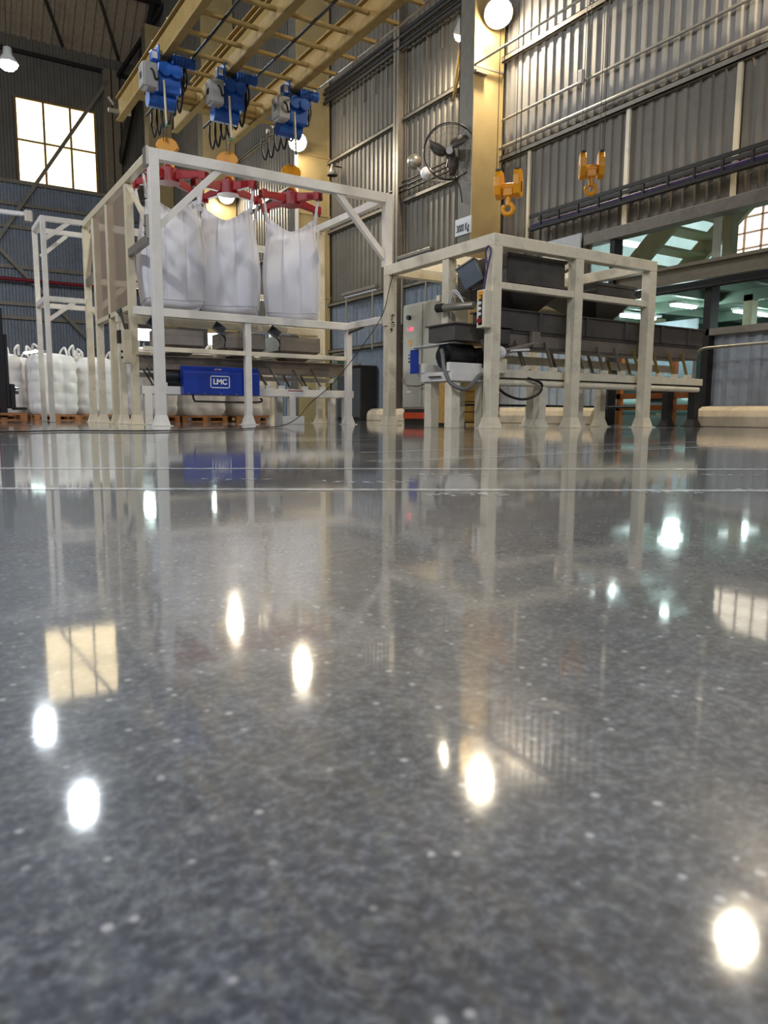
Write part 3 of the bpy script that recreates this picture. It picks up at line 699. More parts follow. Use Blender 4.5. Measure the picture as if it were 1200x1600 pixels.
# ================================================================== NEAR CONVEYOR
cv = thing('vibrating_conveyor', 'dark vibrating trough conveyor on cream legs under the near frame', 'conveyor', (10, 9.45, 0))
def channel(x0, x1, y0, y1, z0, z1, m, name, lip=.04, w=.012):
    mb = MB(); mb.box(x0, x1, y0, y1, z0, z0+w); mb.box(x0, x1, y0, y0+w, z0+w, z1); mb.box(x0, x1, y1-w, y1, z0+w, z1)
    mb.box(x0, x0+w, y0+w, y1-w, z0+w, z1); mb.box(x1-w, x1, y0+w, y1-w, z0+w, z1)
    mb.box(x0-lip, x1+lip, y0-lip, y0, z1-.02, z1); mb.box(x0-lip, x1+lip, y1, y1+lip, z1-.02, z1); mb.box(x0-lip, x0, y0, y1, z1-.02, z1)
    return mb.build(name, m, cv)
channel(7.08, 8.2, 9.14, 9.82, 1.34, 1.6, TROUGH, 'tail_trough')
channel(7.98, 13.2, 9.14, 9.82, 1.56, 1.88, TROUGH, 'main_trough')
for x in (8.8, 9.9, 10.9, 11.9, 12.7): MB().box(x, x+.05, 9.10, 9.14, 1.56, 1.86).build('stiffener', TROUGH, cv)
MB().box(8.2, 13.15, 9.20, 9.76, 1.30, 1.55).build('drive_tray', TROUGH2, cv, .006)
MB().box(8.2, 13.15, 9.17, 9.20, 1.52, 1.56).box(8.2, 13.15, 9.17, 9.20, 1.28, 1.32).build('tray_band', TROUGH, cv)
for y in (9.08, 9.72): MB().box(7.6, 13.2, y, y+.12, .80, .93).build('base_beam', CREAM, cv, .008)
MB().box(7.6, 13.2, 9.78, 9.86, 1.08, 1.22).build('counter_beam', CREAM, cv, .006)
MB().tube([(7.8, 9.12, .72), (13.1, 9.12, .72)], .055).build('lower_pipe', CREAM, cv)
MB().tube([(7.8, 9.10, .79), (13.1, 9.10, .79)], .014).build('air_line', DARK, cv)
# white motor seat at the tail
mb = MB(); mb.box(6.98, 7.75, 9.08, 9.88, .72, .86); mb.box(6.96, 7.6, 9.10, 9.18, .86, 1.0); mb.box(6.96, 7.6, 9.78, 9.86, .86, 1.0); mb.build('motor_seat', WHITE, cv, .01)
mb = MB(); mb.box(7.0, 7.12, 9.88, 10.02, .82, 1.02); mb.build('seat_bracket', WHITE, cv, .008)
MB().box(6.94, 6.958, 9.30, 9.62, .78, .80).build('data_plate', DARK, cv)
for x, y in ((7.02, 9.66), (7.02, 9.12), (7.55, 9.66), (7.62, 9.12)): MB().box(x, x+.17, y, y+.17, 0, .72).build('leg', CREAM, cv, .006)
for x, y in ((8.85, 9.1), (9.25, 9.7), (10.40, 9.7), (11.0, 9.7), (13.0, 9.1), (13.0, 9.7)):
    l = MB().box(x, x+.15, y, y+.15, 0, .80).build('leg', CREAM if x < 12 else DARK, cv, .006); f = MB(); foot(f, x, x+.15, y, y+.15, .14, .045); f.build('foot', CREAM if x < 12 else DARK, l)
for k, x in enumerate((8.35, 9.0, 9.75, 10.25, 10.7, 11.2, 11.75, 12.2, 12.6)):
    for y in (9.12, 9.76):
        MB().bar((x+.16, y, .93), (x-.06, y, 1.40), .05, .025, up=(1, 0, 0)).build('leaf_spring', mat('spring_ochre', '8f7d43', .5, .2) if k > 4 else TROUGH2, cv)
        MB().box(x+.10, x+.22, y-.04, y+.04, .93, 1.0).build('spring_clamp', CREAM, cv)
# motor, pulley and blue guard at the tail
MB().cyl((7.12, 9.46, 1.12), (7.62, 9.46, 1.12), .20, 24).cyl((7.05, 9.46, 1.12), (7.12, 9.46, 1.12), .12, 20).build('motor', BLK2, cv)
MB().cyl((7.75, 9.2, 1.1), (7.75, 9.7, 1.1), .17, 20).build('drive_drum', BLK2, cv)
MB().cyl((7.85, 9.14, 1.12), (7.85, 9.2, 1.12), .09, 16).build('pulley_hub', PIPE, cv)
MB().box(6.92, 6.95, 9.90, 10.10, .86, 1.24).build('guard_plate', BLUEG, cv, .004)
MB().bar((6.95, 10.0, 1.26), (7.3, 9.3, 1.32), .3, .01).build('motor_hood', PAPER, cv)
MB().bar((7.55, 9.06, 1.36), (7.72, 9.06, .96), .06, .03, up=(1, 0, 0)).build('strut', TROUGH2, cv)
MB().frustum(7.62, 7.86, 9.02, 9.12, .93, 7.68, 7.80, 9.04, 9.10, 1.05).build('strut_foot', TROUGH2, cv)
MB().cyl((7.5, 9.2, .95), (7.8, 9.2, .95), .05, 12).build('spring_roller', TROUGH2, cv)
MB().box(7.74, 8.02, 8.99, 9.1, .86, 1.08).build('gear_seat', CREAM, cv, .008)
# perforated cap
mb = MB()
bm_ = bmesh.new(); bmesh.ops.create_icosphere(bm_, subdivisions=3, radius=.095)
for f_ in list(bm_.faces):
    pass
mb.add([V((7.83, 8.96, 1.17))+v_.co for v_ in bm_.verts], [[v_.index for v_ in f_.verts] for f_ in bm_.faces]); bm_.free()
o = mb.build('perforated_cap', PAPER, cv); w_ = o.modifiers.new('wire', 'WIREFRAME'); w_.thickness = .012
MB().cyl((7.83, 8.96, 1.17), (7.83, 9.0, 1.17), .075, 16).build('cap_core', DARK, cv)
# linkage rods
MB().tube([(7.9, 9.02, 1.2), (8.7, 9.04, 1.38)], .025).build('push_rod', PIPE, cv); MB().tube([(7.9, 9.02, 1.15), (8.5, 9.03, 1.30)], .02).build('push_rod', TROUGH2, cv); MB().bar((8.1, 8.98, 1.22), (8.45, 9.0, 1.25), .1, .03).build('rod_plate', PAPER, cv)
MB().box(8.6, 8.75, 9.02, 9.12, 1.3, 1.55).build('rod_bracket', TROUGH2, cv, .01)
# conduits
MB().tube(smooth_path([(7.05, 9.42, 1.20), (6.98, 9.30, 1.12), (6.95, 9.22, .92), (6.97, 9.12, .72), (7.05, 9.02, .62), (7.2, 8.98, .60), (7.35, 9.0, .70), (7.5, 9.02, .82), (7.65, 9.04, .80)]), .032, 10).build('flexible_conduit', RUBBERG, cv)
MB().tube(smooth_path([(7.75, 8.98, .68), (8.0, 8.95, .52), (8.35, 8.95, .46), (8.7, 8.97, .56), (8.78, 9.0, .72), (8.5, 9.02, .80)]), .022, 8).build('cable_loop', BLACK, cv)
MB().tube([(7.9, 10.2, .38), (13.0, 10.2, .38)], .02).build('ground_cable', BLACK, cv)
# timber crate behind the tail legs
t = thing('timber_crate', 'ochre timber crate under the near conveyor behind its legs', 'crate', (9.3, 11.1, 0))
for k in range(4): MB().box(8.55, 9.65, 11.0, 11.04, .08+.19*k, .25+.19*k).build('board', mat('crate_ochre', 'c79a4e', .6, var=.15, scale=8), t)
for x in (8.6, 9.55): MB().box(x, x+.06, 11.04, 11.1, 0, .86).build('batten', MATS['crate_ochre'], t)
MB().box(8.55, 9.65, 11.1, 11.6, .05, .84).build('crate_body', MATS['crate_ochre'], t)

# ================================================================== CONTROL CABINET
cb = thing('control_cabinet', 'tall grey electrical cabinet behind the near frame', 'cabinet', (9.3, 12.7, 0))
MB().box(9.02, 9.6, 11.95, 13.42, .32, 2.5).build('body', CABIN, cb, .012)
MB().box(9.04, 9.58, 11.97, 13.40, 0, .32).build('plinth', BLK2, cb)
MB().box(8.98, 9.03, 11.9, 13.35, .12, .25).build('orange_kick_bar', ORANGE, cb)
for y0, y1 in ((11.98, 12.68), (12.71, 13.40)): MB().box(8.995, 9.02, y0, y1, .36, 2.46).build('door', CABIN, cb, .006)
MB().cyl((8.995, 13.15, 2.22), (8.93, 13.15, 2.22), .05, 14).build('main_switch', BLK2, cb)
text_mesh('display_text', '1.488', .11, Matrix.Translation((8.99, 13.13, 1.98)) @ Matrix.Rotation(R(-90), 4, 'Z') @ Matrix.Rotation(R(90), 4, 'X'), emit('red_led', (1, .12, .2), 1.6), cb, .003)
mb = MB(); mb.prism([(-.09, .08), (.09, .08), (0, -.09)], Matrix.Translation((8.994, 13.12, 1.68)) @ Matrix.Rotation(R(-90), 4, 'Z') @ Matrix.Rotation(R(90), 4, 'X'), .004); mb.build('warning_sticker', YEL, cb)
for k in range(3): MB().cyl((8.995, 13.15, 1.45-.07*k), (8.975, 13.15, 1.45-.07*k), .02, 10).build('button', BLK2 if k else BLUE, cb)
MB().box(8.985, 8.995, 13.05, 13.25, .66, .70).build('nameplate', PAPER, cb)
MB().tube(smooth_path([(8.98, 13.4, .95), (8.9, 13.1, .82), (8.9, 12.6, .80), (8.95, 12.2, .95)]), .014).build('cable', mat('brown_cable', '5a4034', .5), cb)

# ================================================================== TALL LEFT FRAME
tf = thing('bag_gantry', 'tall white steel gantry frame standing around the hanging bags', 'frame', (5.5, 13.5, 0))
Z4 = 4.2; s = .15
post(tf, 3.31, 11.88, 0, Z4, s, WHITE)
MB().box(3.31+s, 7.57, 11.88, 11.88+s, Z4-.16, Z4).build('top_beam', WHITE, tf, .008)
MB().box(7.57, 7.72, 11.88, 11.88+s, ZT, Z4).build('upper_post', WHITE, tf, .008)
MB().bar((3.42, 11.955, 3.05), (4.45, 11.955, 4.08), .10, .10).build('knee_brace', WHITE, tf)
MB().bar((6.58, 11.955, 4.08), (7.64, 11.955, 3.02), .10, .10).build('knee_brace', WHITE, tf)
MB().box(3.31, 3.43, 12.03, 17.2, Z4-.14, Z4-.01).build('side_beam', BEIGE, tf, .008)
MB().box(7.58, 7.70, 12.03, 17.2, Z4-.14, Z4-.01).build('side_beam', WHITE, tf, .008)
MB().box(3.31, 7.70, 17.07, 17.2, Z4-.14, Z4-.01).build('rear_beam', WHITE, tf, .008)
MB().box(3.43, 7.6, 16.9, 17.0, 2.9, 3.02).build('rear_rail', CREAM, tf, .008)
MB().bar((3.45, 17.0, 2.3), (5.2, 17.0, 3.9), .1, .1).build('rear_brace', CREAM, tf)
for y in (13.43, 14.9, 16.1, 17.07): post(tf, 3.32, y, 0, Z4-.14, .13, BEIGE if y < 15 else CREAM)
for y in (14.5, 17.07): post(tf, 7.57, y, 0, Z4-.14, .13, CREAM)
MB().bar((3.375, 13.45, 4.05), (3.375, 12.35, 3.2), .07, .05).build('side_brace', CREAM, tf)
MB().bar((3.375, 12.0, 2.95), (3.375, 13.5, 2.92), .09, .12).build('side_rail', PIPE, tf)
MB().bar((3.375, 17.1, 2.93), (3.375, 16.1, 3.0), .09, .12).build('side_rail', PIPE, tf)
MB().bar((3.375, 17.1, 3.0), (3.375, 16.15, 4.05), .08, .08).build('side_brace', BEIGE, tf)
MB().box(3.27, 3.31, 11.9, 12.1, 3.95, 4.22).build('joint_plate', PIPE, tf); MB().box(3.27, 3.31, 12.02, 12.14, 2.9, 3.25).build('joint_plate', PIPE, tf)
for z in (2.98, 3.1): MB().cyl((3.27, 12.08, z), (3.25, 12.08, z), .03, 10).build('bolt', PIPE, tf)
for y0, y1 in ((13.58, 14.88), (15.05, 16.08)): MB().box(3.33, 3.335, y0, y1, 2.05, 4.04).build('mesh_panel', MESH, tf)
MB().box(3.32, 3.42, 13.56, 16.1, 1.98, 2.06).build('mesh_rail', BEIGE, tf)

# second white frame farther back on the left
sf = thing('far_frame', 'farther slim white steel frame above the stacked bags at left', 'frame', (2.9, 17.7, 0))
for y in (17.05, 18.2): post(sf, 2.50, y, 0, Z4, .10, WHITE, False)
for y in (17.05, 18.2):
    MB().box(2.6, 3.32 if y < 18 else 3.9, y, y+.1, Z4-.1, Z4).build('top_rail', WHITE, sf, .005)
    MB().box(2.6, 3.32 if y < 18 else 3.9, y, y+.1, 2.5, 2.6).build('mid_rail', WHITE, sf, .005)
MB().box(2.5, 2.6, 17.15, 18.2, Z4-.1, Z4).build('side_rail', WHITE, sf); MB().box(2.5, 2.6, 17.15, 18.2, 2.5, 2.6).build('side_rail', WHITE, sf)
MB().bar((2.58, 17.1, 3.75), (3.05, 17.1, 4.12), .08, .08).build('knee_brace', WHITE, sf); MB().bar((2.55, 17.1, 2.1), (3.1, 17.1, 2.52), .08, .08).build('knee_brace', WHITE, sf); MB().bar((2.65, 18.25, 3.6), (3.2, 18.25, 4.1), .08, .08).build('knee_brace', WHITE, sf)
MB().tube(smooth_path([(2.62, 17.4, 4.05), (2.62, 17.5, 3.6), (2.62, 17.6, 3.3), (2.62, 17.7, 3.7), (2.62, 17.8, 4.05)]), .02).build('cable', BLACK, sf)
tl = thing('ceiling_tube', 'grey tube fitting fixed near the top of the farther white frame', 'light fitting', (2.2, 19, 4.4))
MB().bar((1.2, 19.0, 4.6), (2.5, 19.0, 4.62), .12, .08).build('housing', PAPER, tl); MB().box(2.45, 2.62, 18.9, 19.05, 4.45, 4.7).build('clamp', PIPE, tl, .02)

# ================================================================== LOWER FRAME (bag discharge)
lf = thing('hopper_stand', 'low white steel frame carrying the hoppers under the hanging bags', 'frame', (5.4, 13.6, 0))
for x in (5.28, 7.42): post(lf, x, 13.05, 0, 1.85, .12, WHITE)
MB().box(3.30, 7.54, 13.02, 13.15, 1.85, 1.99).build('top_rail', WHITE, lf, .008)
MB().box(7.44, 7.56, 11.9, 13.02, 1.87, 2.0).build('tie_rail', WHITE, lf, .008)
MB().box(3.45, 5.28, 13.06, 13.15, 1.26, 1.34).build('mid_rail', CREAM, lf, .006); MB().box(5.40, 7.42, 13.06, 13.15, 1.26, 1.34).build('mid_rail', CREAM, lf, .006)
MB().box(3.30, 7.54, 14.3, 14.42, 1.85, 1.99).build('top_rail', CREAM, lf, .008); MB().box(3.45, 7.42, 14.3, 14.4, 1.26, 1.34).build('mid_rail', CREAM, lf, .006)
for x in (3.32, 7.42): post(lf, x, 14.3, 0, 1.85, .12, CREAM)
for x in (3.9, 5.1, 6.0, 7.1): MB().box(x, x+.08, 13.15, 14.3, 1.27, 1.33).build('bearer', CREAM, lf)
MB().bar((7.46, 13.05, 1.8), (7.46, 12.5, 1.86), .03, .03).build('cable_bracket', DARK, lf)
# junction box with cables on the left post
t = thing('field_box', 'narrow cream switch box with black cables on the left post of the low frame', 'electrical box', (3.25, 13.4, 1.2))
MB().box(3.16, 3.30, 13.28, 13.42, 1.05, 1.62).build('case', BEIGE, t, .01); MB().box(3.12, 3.2, 13.42, 13.58, 1.4, 1.62).build('side_box', DARK, t, .01)
for k in range(3): MB().tube(smooth_path([(3.22, 13.36, 1.6), (3.2, 13.45+.05*k, 1.85), (3.18, 13.6+.1*k, 2.0), (3.3, 13.9, 1.98+.03*k)]), .012).build('cable', BLACK, t)
for z in (1.15, 1.25): MB().cyl((3.16, 13.35, z), (3.13, 13.35, z), .02, 8).build('switch', BLK2, t)

# stainless hoppers of the low frame
for k, (x0, x1, l) in enumerate(((3.82, 4.62, 'left stainless hopper box under the leftmost hanging bag'), (5.02, 5.82, 'middle stainless hopper box under the middle hanging bag'), (6.12, 7.0, 'right stainless hopper box under the rightmost hanging bag'))):
    t = thing('discharge_hopper', l, 'hopper', ((x0+x1)/2, 13.75, 1.3), 0, 'hoppers under the hanging bags')
    mb = MB(); w = .015
    mb.box(x0, x1, 13.4, 13.4+w, 1.42, 1.70); mb.box(x0, x1, 14.1-w, 14.1, 1.42, 1.70); mb.box(x0, x0+w, 13.4, 14.1, 1.42, 1.70); mb.box(x1-w, x1, 13.4, 14.1, 1.42, 1.70)
    mb.build('rim_box', STAIN, t, .005)
    mb = MB(); mb.frustum(x0+.25, x1-.25, 13.6, 13.9, 1.23, x0, x1, 13.4, 14.1, 1.42, caps=False); mb.build('cone', TROUGH2, t)
    MB().box(x0+.05, x1-.05, 13.45, 14.05, 1.70, 1.715).build('grid_lid', TROUGH2, t)
for k, (x, l) in enumerate(((3.68, 'dark tilted indicator box beside the left post of the low frame'), (4.86, 'dark tilted indicator box between the left and middle hoppers'), (5.95, 'dark tilted indicator box between the middle and right hoppers'))):
    t = thing('weight_indicator', l, 'electrical box', (x, 13.3, 1.34), 0, 'indicator boxes on the low frame')
    M_ = Matrix.Translation((x, 13.25, 1.74)) @ Matrix.Rotation(R(-20), 4, 'Z') @ Matrix.Rotation(R(35), 4, 'Y')
    MB().box(-.11, .11, -.05, .05, -.08, .08, M_).build('case', mat('slate2', '50555a', .4), t, .008)
    MB().box(-.09, .09, -.056, -.05, -.05, .05, M_).build('screen', BLK2, t)
    MB().tube(smooth_path([(x+.02, 13.25, 1.66), (x+.12, 13.28, 1.55), (x+.05, 13.2, 1.34)]), .015).build('arm', DARK, t)

# ================================================================== LEFT CONVEYOR (LMC)
lc = thing('vibrating_conveyor', 'vibrating conveyor with a blue LMC guard under the hanging bags', 'conveyor', (5.5, 13.8, 0))
cv2 = cv; cv = lc
channel(3.45, 7.62, 13.45, 14.1, .98, 1.22, TROUGH2, 'main_trough')
cv = cv2
MB().box(3.48, 7.78, 13.40, 13.52, .54, .68).build('base_beam', WHITE, lc, .006); MB().box(3.48, 7.78, 14.0, 14.12, .54, .68).build('base_beam', WHITE, lc, .006)
MB().box(3.6, 7.7, 14.1, 14.18, .86, .95).build('counter_beam', WHITE, lc, .005)
for x in (3.52, 6.32, 7.55):
    for y in (13.39, 14.0): MB().box(x, x+.13, y, y+.13, 0, .54).build('leg', WHITE, lc, .005)
MB().box(6.15, 6.62, 13.36, 13.56, 0, .16).build('leg_block', WHITE, lc, .008)
for k, x in enumerate((3.75, 5.55, 5.78, 6.05, 6.55, 6.95)):
    for y in (13.44, 14.06):
        MB().bar((x+.12, y, .68), (x-.12, y, 1.08), .05, .025, up=(1, 0, 0)).build('leaf_spring', TROUGH2, lc); MB().box(x+.05, x+.18, y-.03, y+.03, .68, .75).build('spring_clamp', WHITE, lc)
# blue guard: chamfered box
mb = MB(); gx0, gx1 = 4.16, 5.62
pr_ = [(13.40, .54), (13.22, .54), (13.22, .94), (13.30, 1.05), (13.40, 1.05)]
n = len(pr_); mb.add([(gx0, y, z) for y, z in pr_]+[(gx1, y, z) for y, z in pr_], [tuple(range(n)), tuple(range(2*n-1, n-1, -1))]+[(j, j+n, (j+1) % n+n, (j+1) % n) for j in range(n)])
gd = mb.build('belt_guard', BLUEG, lc, .01)
for k in range(5): MB().cyl((4.25+.3*k, 13.22, .56), (4.25+.3*k, 13.205, .56), .012, 8).build('bolt', PIPE, gd)
mlogo = lambda x, z: Matrix.Translation((x, 13.218, z)) @ Matrix.Rotation(R(90), 4, 'X')
text_mesh('logo_text', 'LMC', .135, mlogo(4.84, .775), LOGOW, gd, .004, .005)
mb = MB(); a0, a1, b0, b1 = 4.655, 5.025, .665, .885
for q in ((a0, a1, b0, b0+.016), (a0, a1, b1-.016, b1), (a0, a0+.016, b0, b1), (a1-.016, a1, b0, b1)): mb.box(q[0], q[1], 13.212, 13.219, q[2], q[3])
mb.build('logo_border', LOGOW, gd)
st = MB().box(4.76, 4.88, 13.252, 13.262, .975, 1.01, Matrix.Identity(4)).build('warning_sticker', PAPER, gd)
MB().box(4.77, 4.87, 13.246, 13.252, .985, 1.0).build('sticker_print', RED, gd)
st2 = MB().box(6.28, 6.62, 13.393, 13.40, .60, .67).build('rail_sticker', PAPER, lc); MB().box(6.29, 6.61, 13.389, 13.393, .645, .665).build('sticker_print', RED, lc)
MB().cyl((3.86, 13.6, .86), (4.3, 13.6, .86), .17, 20).cyl((3.80, 13.6, .86), (3.86, 13.6, .86), .11, 16).build('motor', BLK2, lc)
MB().tube(smooth_path([(4.35, 13.3, .54), (4.38, 13.3, .44), (4.5, 13.3, .42), (5.6, 13.3, .42), (5.66, 13.3, .5)]), .018).build('conduit', DARK, lc)
MB().bar((3.75, 13.42, .68), (3.58, 13.42, 1.0), .04, .02, up=(1, 0, 0)).build('strut', DARK, lc)

# ================================================================== MONORAIL GANTRY
mg = thing('monorail_gantry', 'yellow overhead monorail beams joined by cross tubes above the bags', 'crane rails', (5.3, 11, 6.2))
BX = (4.07, 5.22, 6.48)
def ibeam(mb, x, y0, y1, z0, h, w, tf_=.022):
    mb.box(x-w/2, x+w/2, y0, y1, z0, z0+tf_); mb.box(x-w/2, x+w/2, y0, y1, z0+h-tf_, z0+h); mb.box(x-.008, x+.008, y0, y1, z0+tf_, z0+h-tf_); return mb
for x in BX: ibeam(MB(), x, 3, 16.7, 6.2, .46, .13).build('beam', YBEAM, mg)
for k in range(14):
    y = 13.5+.7*3-.7*k
    MB().tube([(BX[0]+.1, y, 6.44), (BX[1]-.02, y, 6.44)], .04).build('cross_tube', YBEAM, mg)
    MB().tube([(BX[1]+.1, y-.68+.7, 6.44), (BX[2]-.02, y, 6.44)], .04).build('cross_tube', YBEAM, mg)
    MB().bar((BX[2]+.09, y, 6.42), (BX[2]+.55, y, 6.42), .07, .05).build('outrigger', YBEAM, mg)
MB().tube([(7.0, 3, 6.36), (7.0, 15.6, 6.36)], .022).build('side_rod', PIPE, mg)
for x in (4.58, 5.80): MB().tube([(x, 3, 6.36), (x, 16.5, 6.36)], .026).build('festoon_rail', DARK, mg)
for y in (15.2, 8.0):
    for i in (0, 1): MB().box(BX[i]+.01, BX[i+1]-.01, y, y+.3, 6.24, 6.52).build('girder', YBEAM, mg, .008)
ibeam(MB(), 5.6, 3, 16.5, 6.95, .3, .16).build('carrier_beam', YBEAM, mg)
for y in (6.0, 9.5): 
    for x in (4.07, 6.48): MB().box(x-.06, x+.06, y-.06, y+.06, 6.66, 31.5).build('hanger', YBEAM, mg)
MB().tube([(3.95, 16.66, 6.5), (3.85, 16.66, 6.62)], .03).box(3.85, 4.3, 16.66, 16.72, 6.35, 6.42).build('end_stop', PIPE, mg)
for k in range(5): MB().cyl((BX[0]-.03, 14-.9*k, 6.66), (BX[0]-.03, 14-.9*k, 6.70), .03, 8).build('bolt', PIPE, mg)

# hoists
def make_hoist():
    t = thing('electric_hoist', '', 'hoist'); bl = BLUE
    mb = MB(); mb.box(-.14, -.11, -.22, .22, -.12, .16); mb.box(.11, .14, -.22, .22, -.12, .16); mb.build('trolley_plate', bl, t, .01)
    for sx in (-1, 1):
        for sy in (-.13, .13): MB().cyl((sx*.05, sy, .045), (sx*.11, sy, .045), .055, 14).build('wheel', PIPE, t)
    mb = MB(); mb.box(-.16, .26, -.26, .24, -.66, -.14); mb.build('gearbox', bl, t, .03)
    MB().cyl((-.30, .02, -.72), (.20, .02, -.72), .15, 20).build('rope_drum', bl, t)
    MB().cyl((-.05, -.28, -.28), (-.05, -.34, -.28), .12, 18).cyl((.15, -.28, -.30), (.15, -.36, -.30), .11, 18).build('gear_cover', bl, t)
    MB().cyl((.14, -.05, .02), (.52, -.05, .02), .095, 18).cyl((.52, -.05, .02), (.58, -.05, .02), .10, 18).build('travel_motor', bl, t)
    for k in range(5): MB().torus((.20+.06*k, -.05, .02), (1, 0, 0), .098, .008, 18, 4).build('motor_fin', bl, t)
    MB().box(-.26, -.14, -.20, -.04, -.12, .06).build('limit_box', bl, t, .015); MB().box(-.245, -.155, -.206, -.2, -.09, .03).build('limit_label', PAPER, t)
    c = MB().box(-.47, -.22, -.42, -.12, -.68, -.26).build('control_box', GREYBOX, t, .02)
    MB().box(-.49, -.47, -.41, -.13, -.66, -.28).build('box_lid', GREYBOX, c, .008); MB().box(-.496, -.49, -.33, -.21, -.52, -.42).build('box_label', DARK, c)
    MB().tube(smooth_path([(-.34, -.42, -.38), (-.32, -.48, -.44), (-.27, -.44, -.55), (-.2, -.38, -.5)]), .018).build('box_cable', BLACK, c)
    MB().tube(smooth_path([(.40, -.06, -.08), (.42, -.08, -.3), (.36, -.1, -.5), (.30, -.1, -.3), (.24, -.1, -.2)]), .02).build('motor_cable', BLACK, t)
    MB().tube(smooth_path([(.38, -.02, -.08), (.36, -.1, -.35), (.30, -.2, -.62), (.2, -.2, -.65)]), .016).build('motor_cable', BLACK, t)
    MB().tube([(-.10, -.36, -.5), (-.07, -.36, -1.25)], .022).build('limit_rod', BEIGE, t)
    MB().cyl((-.07, -.36, -1.25), (-.07, -.36, -1.30), .03, 10).build('rod_tip', mat('tip_green', '2f7a5c', .4), t)
    for x in (-.06, .06): MB().tube([(x, .02, -.8), (x*.4, .02, -1.42)], .008, 6).build('rope', DARK, t)
    return t
h0 = make_hoist()
HL = ['blue electric hoist with a pale grey box on the leftmost monorail beam', 'blue electric hoist with a pale grey box on the middle monorail beam', 'blue electric hoist with a pale grey box on the rightmost monorail beam']
BYH = 13.5
for k in range(3):
    o = h0 if k == 0 else copy_tree(h0)
    o['label'] = HL[k]; o['group'] = 'hoists on the monorails'; o.location = (BX[k]-.02, BYH, 6.2); o.scale = (.92,)*3
# festoon cables
for k, x in enumerate((4.58, 5.80, 7.0)):
    t = thing('festoon_cable', ['black festoon cable loops behind the leftmost hoist', 'black festoon cable loops between the middle and right hoists', 'black festoon cable loops right of the rightmost monorail beam'][k], 'cable', (x, 15, 6.3), 0, 'festoon cables')
    for j in range(6):
        y = 14.15+.33*j
        MB().tube([(x, y, 6.33)]+smooth_path([(x, y, 6.30), (x+.02, y+.04, 6.0), (x, y+.16, 5.72+.05*(j % 2)), (x-.02, y+.28, 6.0), (x, y+.32, 6.30)], 4), .022, 6).build('loop', BLACK, t)
        MB().box(x-.03, x+.03, y-.02, y+.02, 6.28, 6.36).build('trolley', PIPE, t)

# ================================================================== HOOKS, SPREADERS, HANGING BAGS
def make_hook():
    t = thing('lifting_hook', '', 'hook')
    mb = MB(); pts = [(-.19, -.02)]+[(.19*math.cos(math.pi-math.pi*i/10), .15*math.sin(math.pi-math.pi*i/10)) for i in range(11)]+[(.19, -.02), (.10, -.1), (-.10, -.1)]
    mb.prism(pts, Matrix.Translation((0, .07, .28)) @ Matrix.Rotation(R(90), 4, 'X'), .14); mb.build('pulley_case', YEL, t, .012)
    MB().cyl((0, 0, .18), (0, 0, .08), .05, 12).build('swivel', YEL, t)
    MB().tube([(0, 0, .1), (0, 0, .04)]+arc((0, 0, -.06), .085, math.pi/2, -math.pi*.95, 12), .03, 8).build('hook_bow', YEL, t)
    return t
def make_spreader():
    t = thing('bag_spreader', '', 'spreader')
    for k, a in enumerate((45, 135)):
        M_ = Matrix.Rotation(R(a), 4, 'Z'); zo = .0 if k == 0 else .015
        L_ = .72
        mb = MB(); top = [(-L_, .03), (-.25, .10), (.25, .10), (L_, .03), (L_, -.07), (.25, -.06), (-.25, -.06), (-L_, -.07)]
        mb.prism(top, M_ @ Matrix.Translation((0, .05, zo)) @ Matrix.Rotation(R(90), 4, 'X'), .10); mb.build('arm', RED, t, .012)
        for sx in (-1, 1):
            MB().box(sx*L_-.06, sx*L_+.06, -.07, .07, -.10, .06, M_).build('end_clamp', RED, t, .012)
            MB().tube([M_ @ V((sx*(L_+.02), 0, .03)), M_ @ V((sx*(L_+.10), 0, .0)), M_ @ V((sx*(L_+.07), 0, -.12))], .016, 6).build('latch', DARK, t)
    MB().cyl((0, 0, -.08), (0, 0, .14), .20, 20).build('hub', RED, t); MB().torus((0, 0, .17), (0, 1, 0), .06, .018, 16, 6).build('lifting_eye', RED, t)
    return t
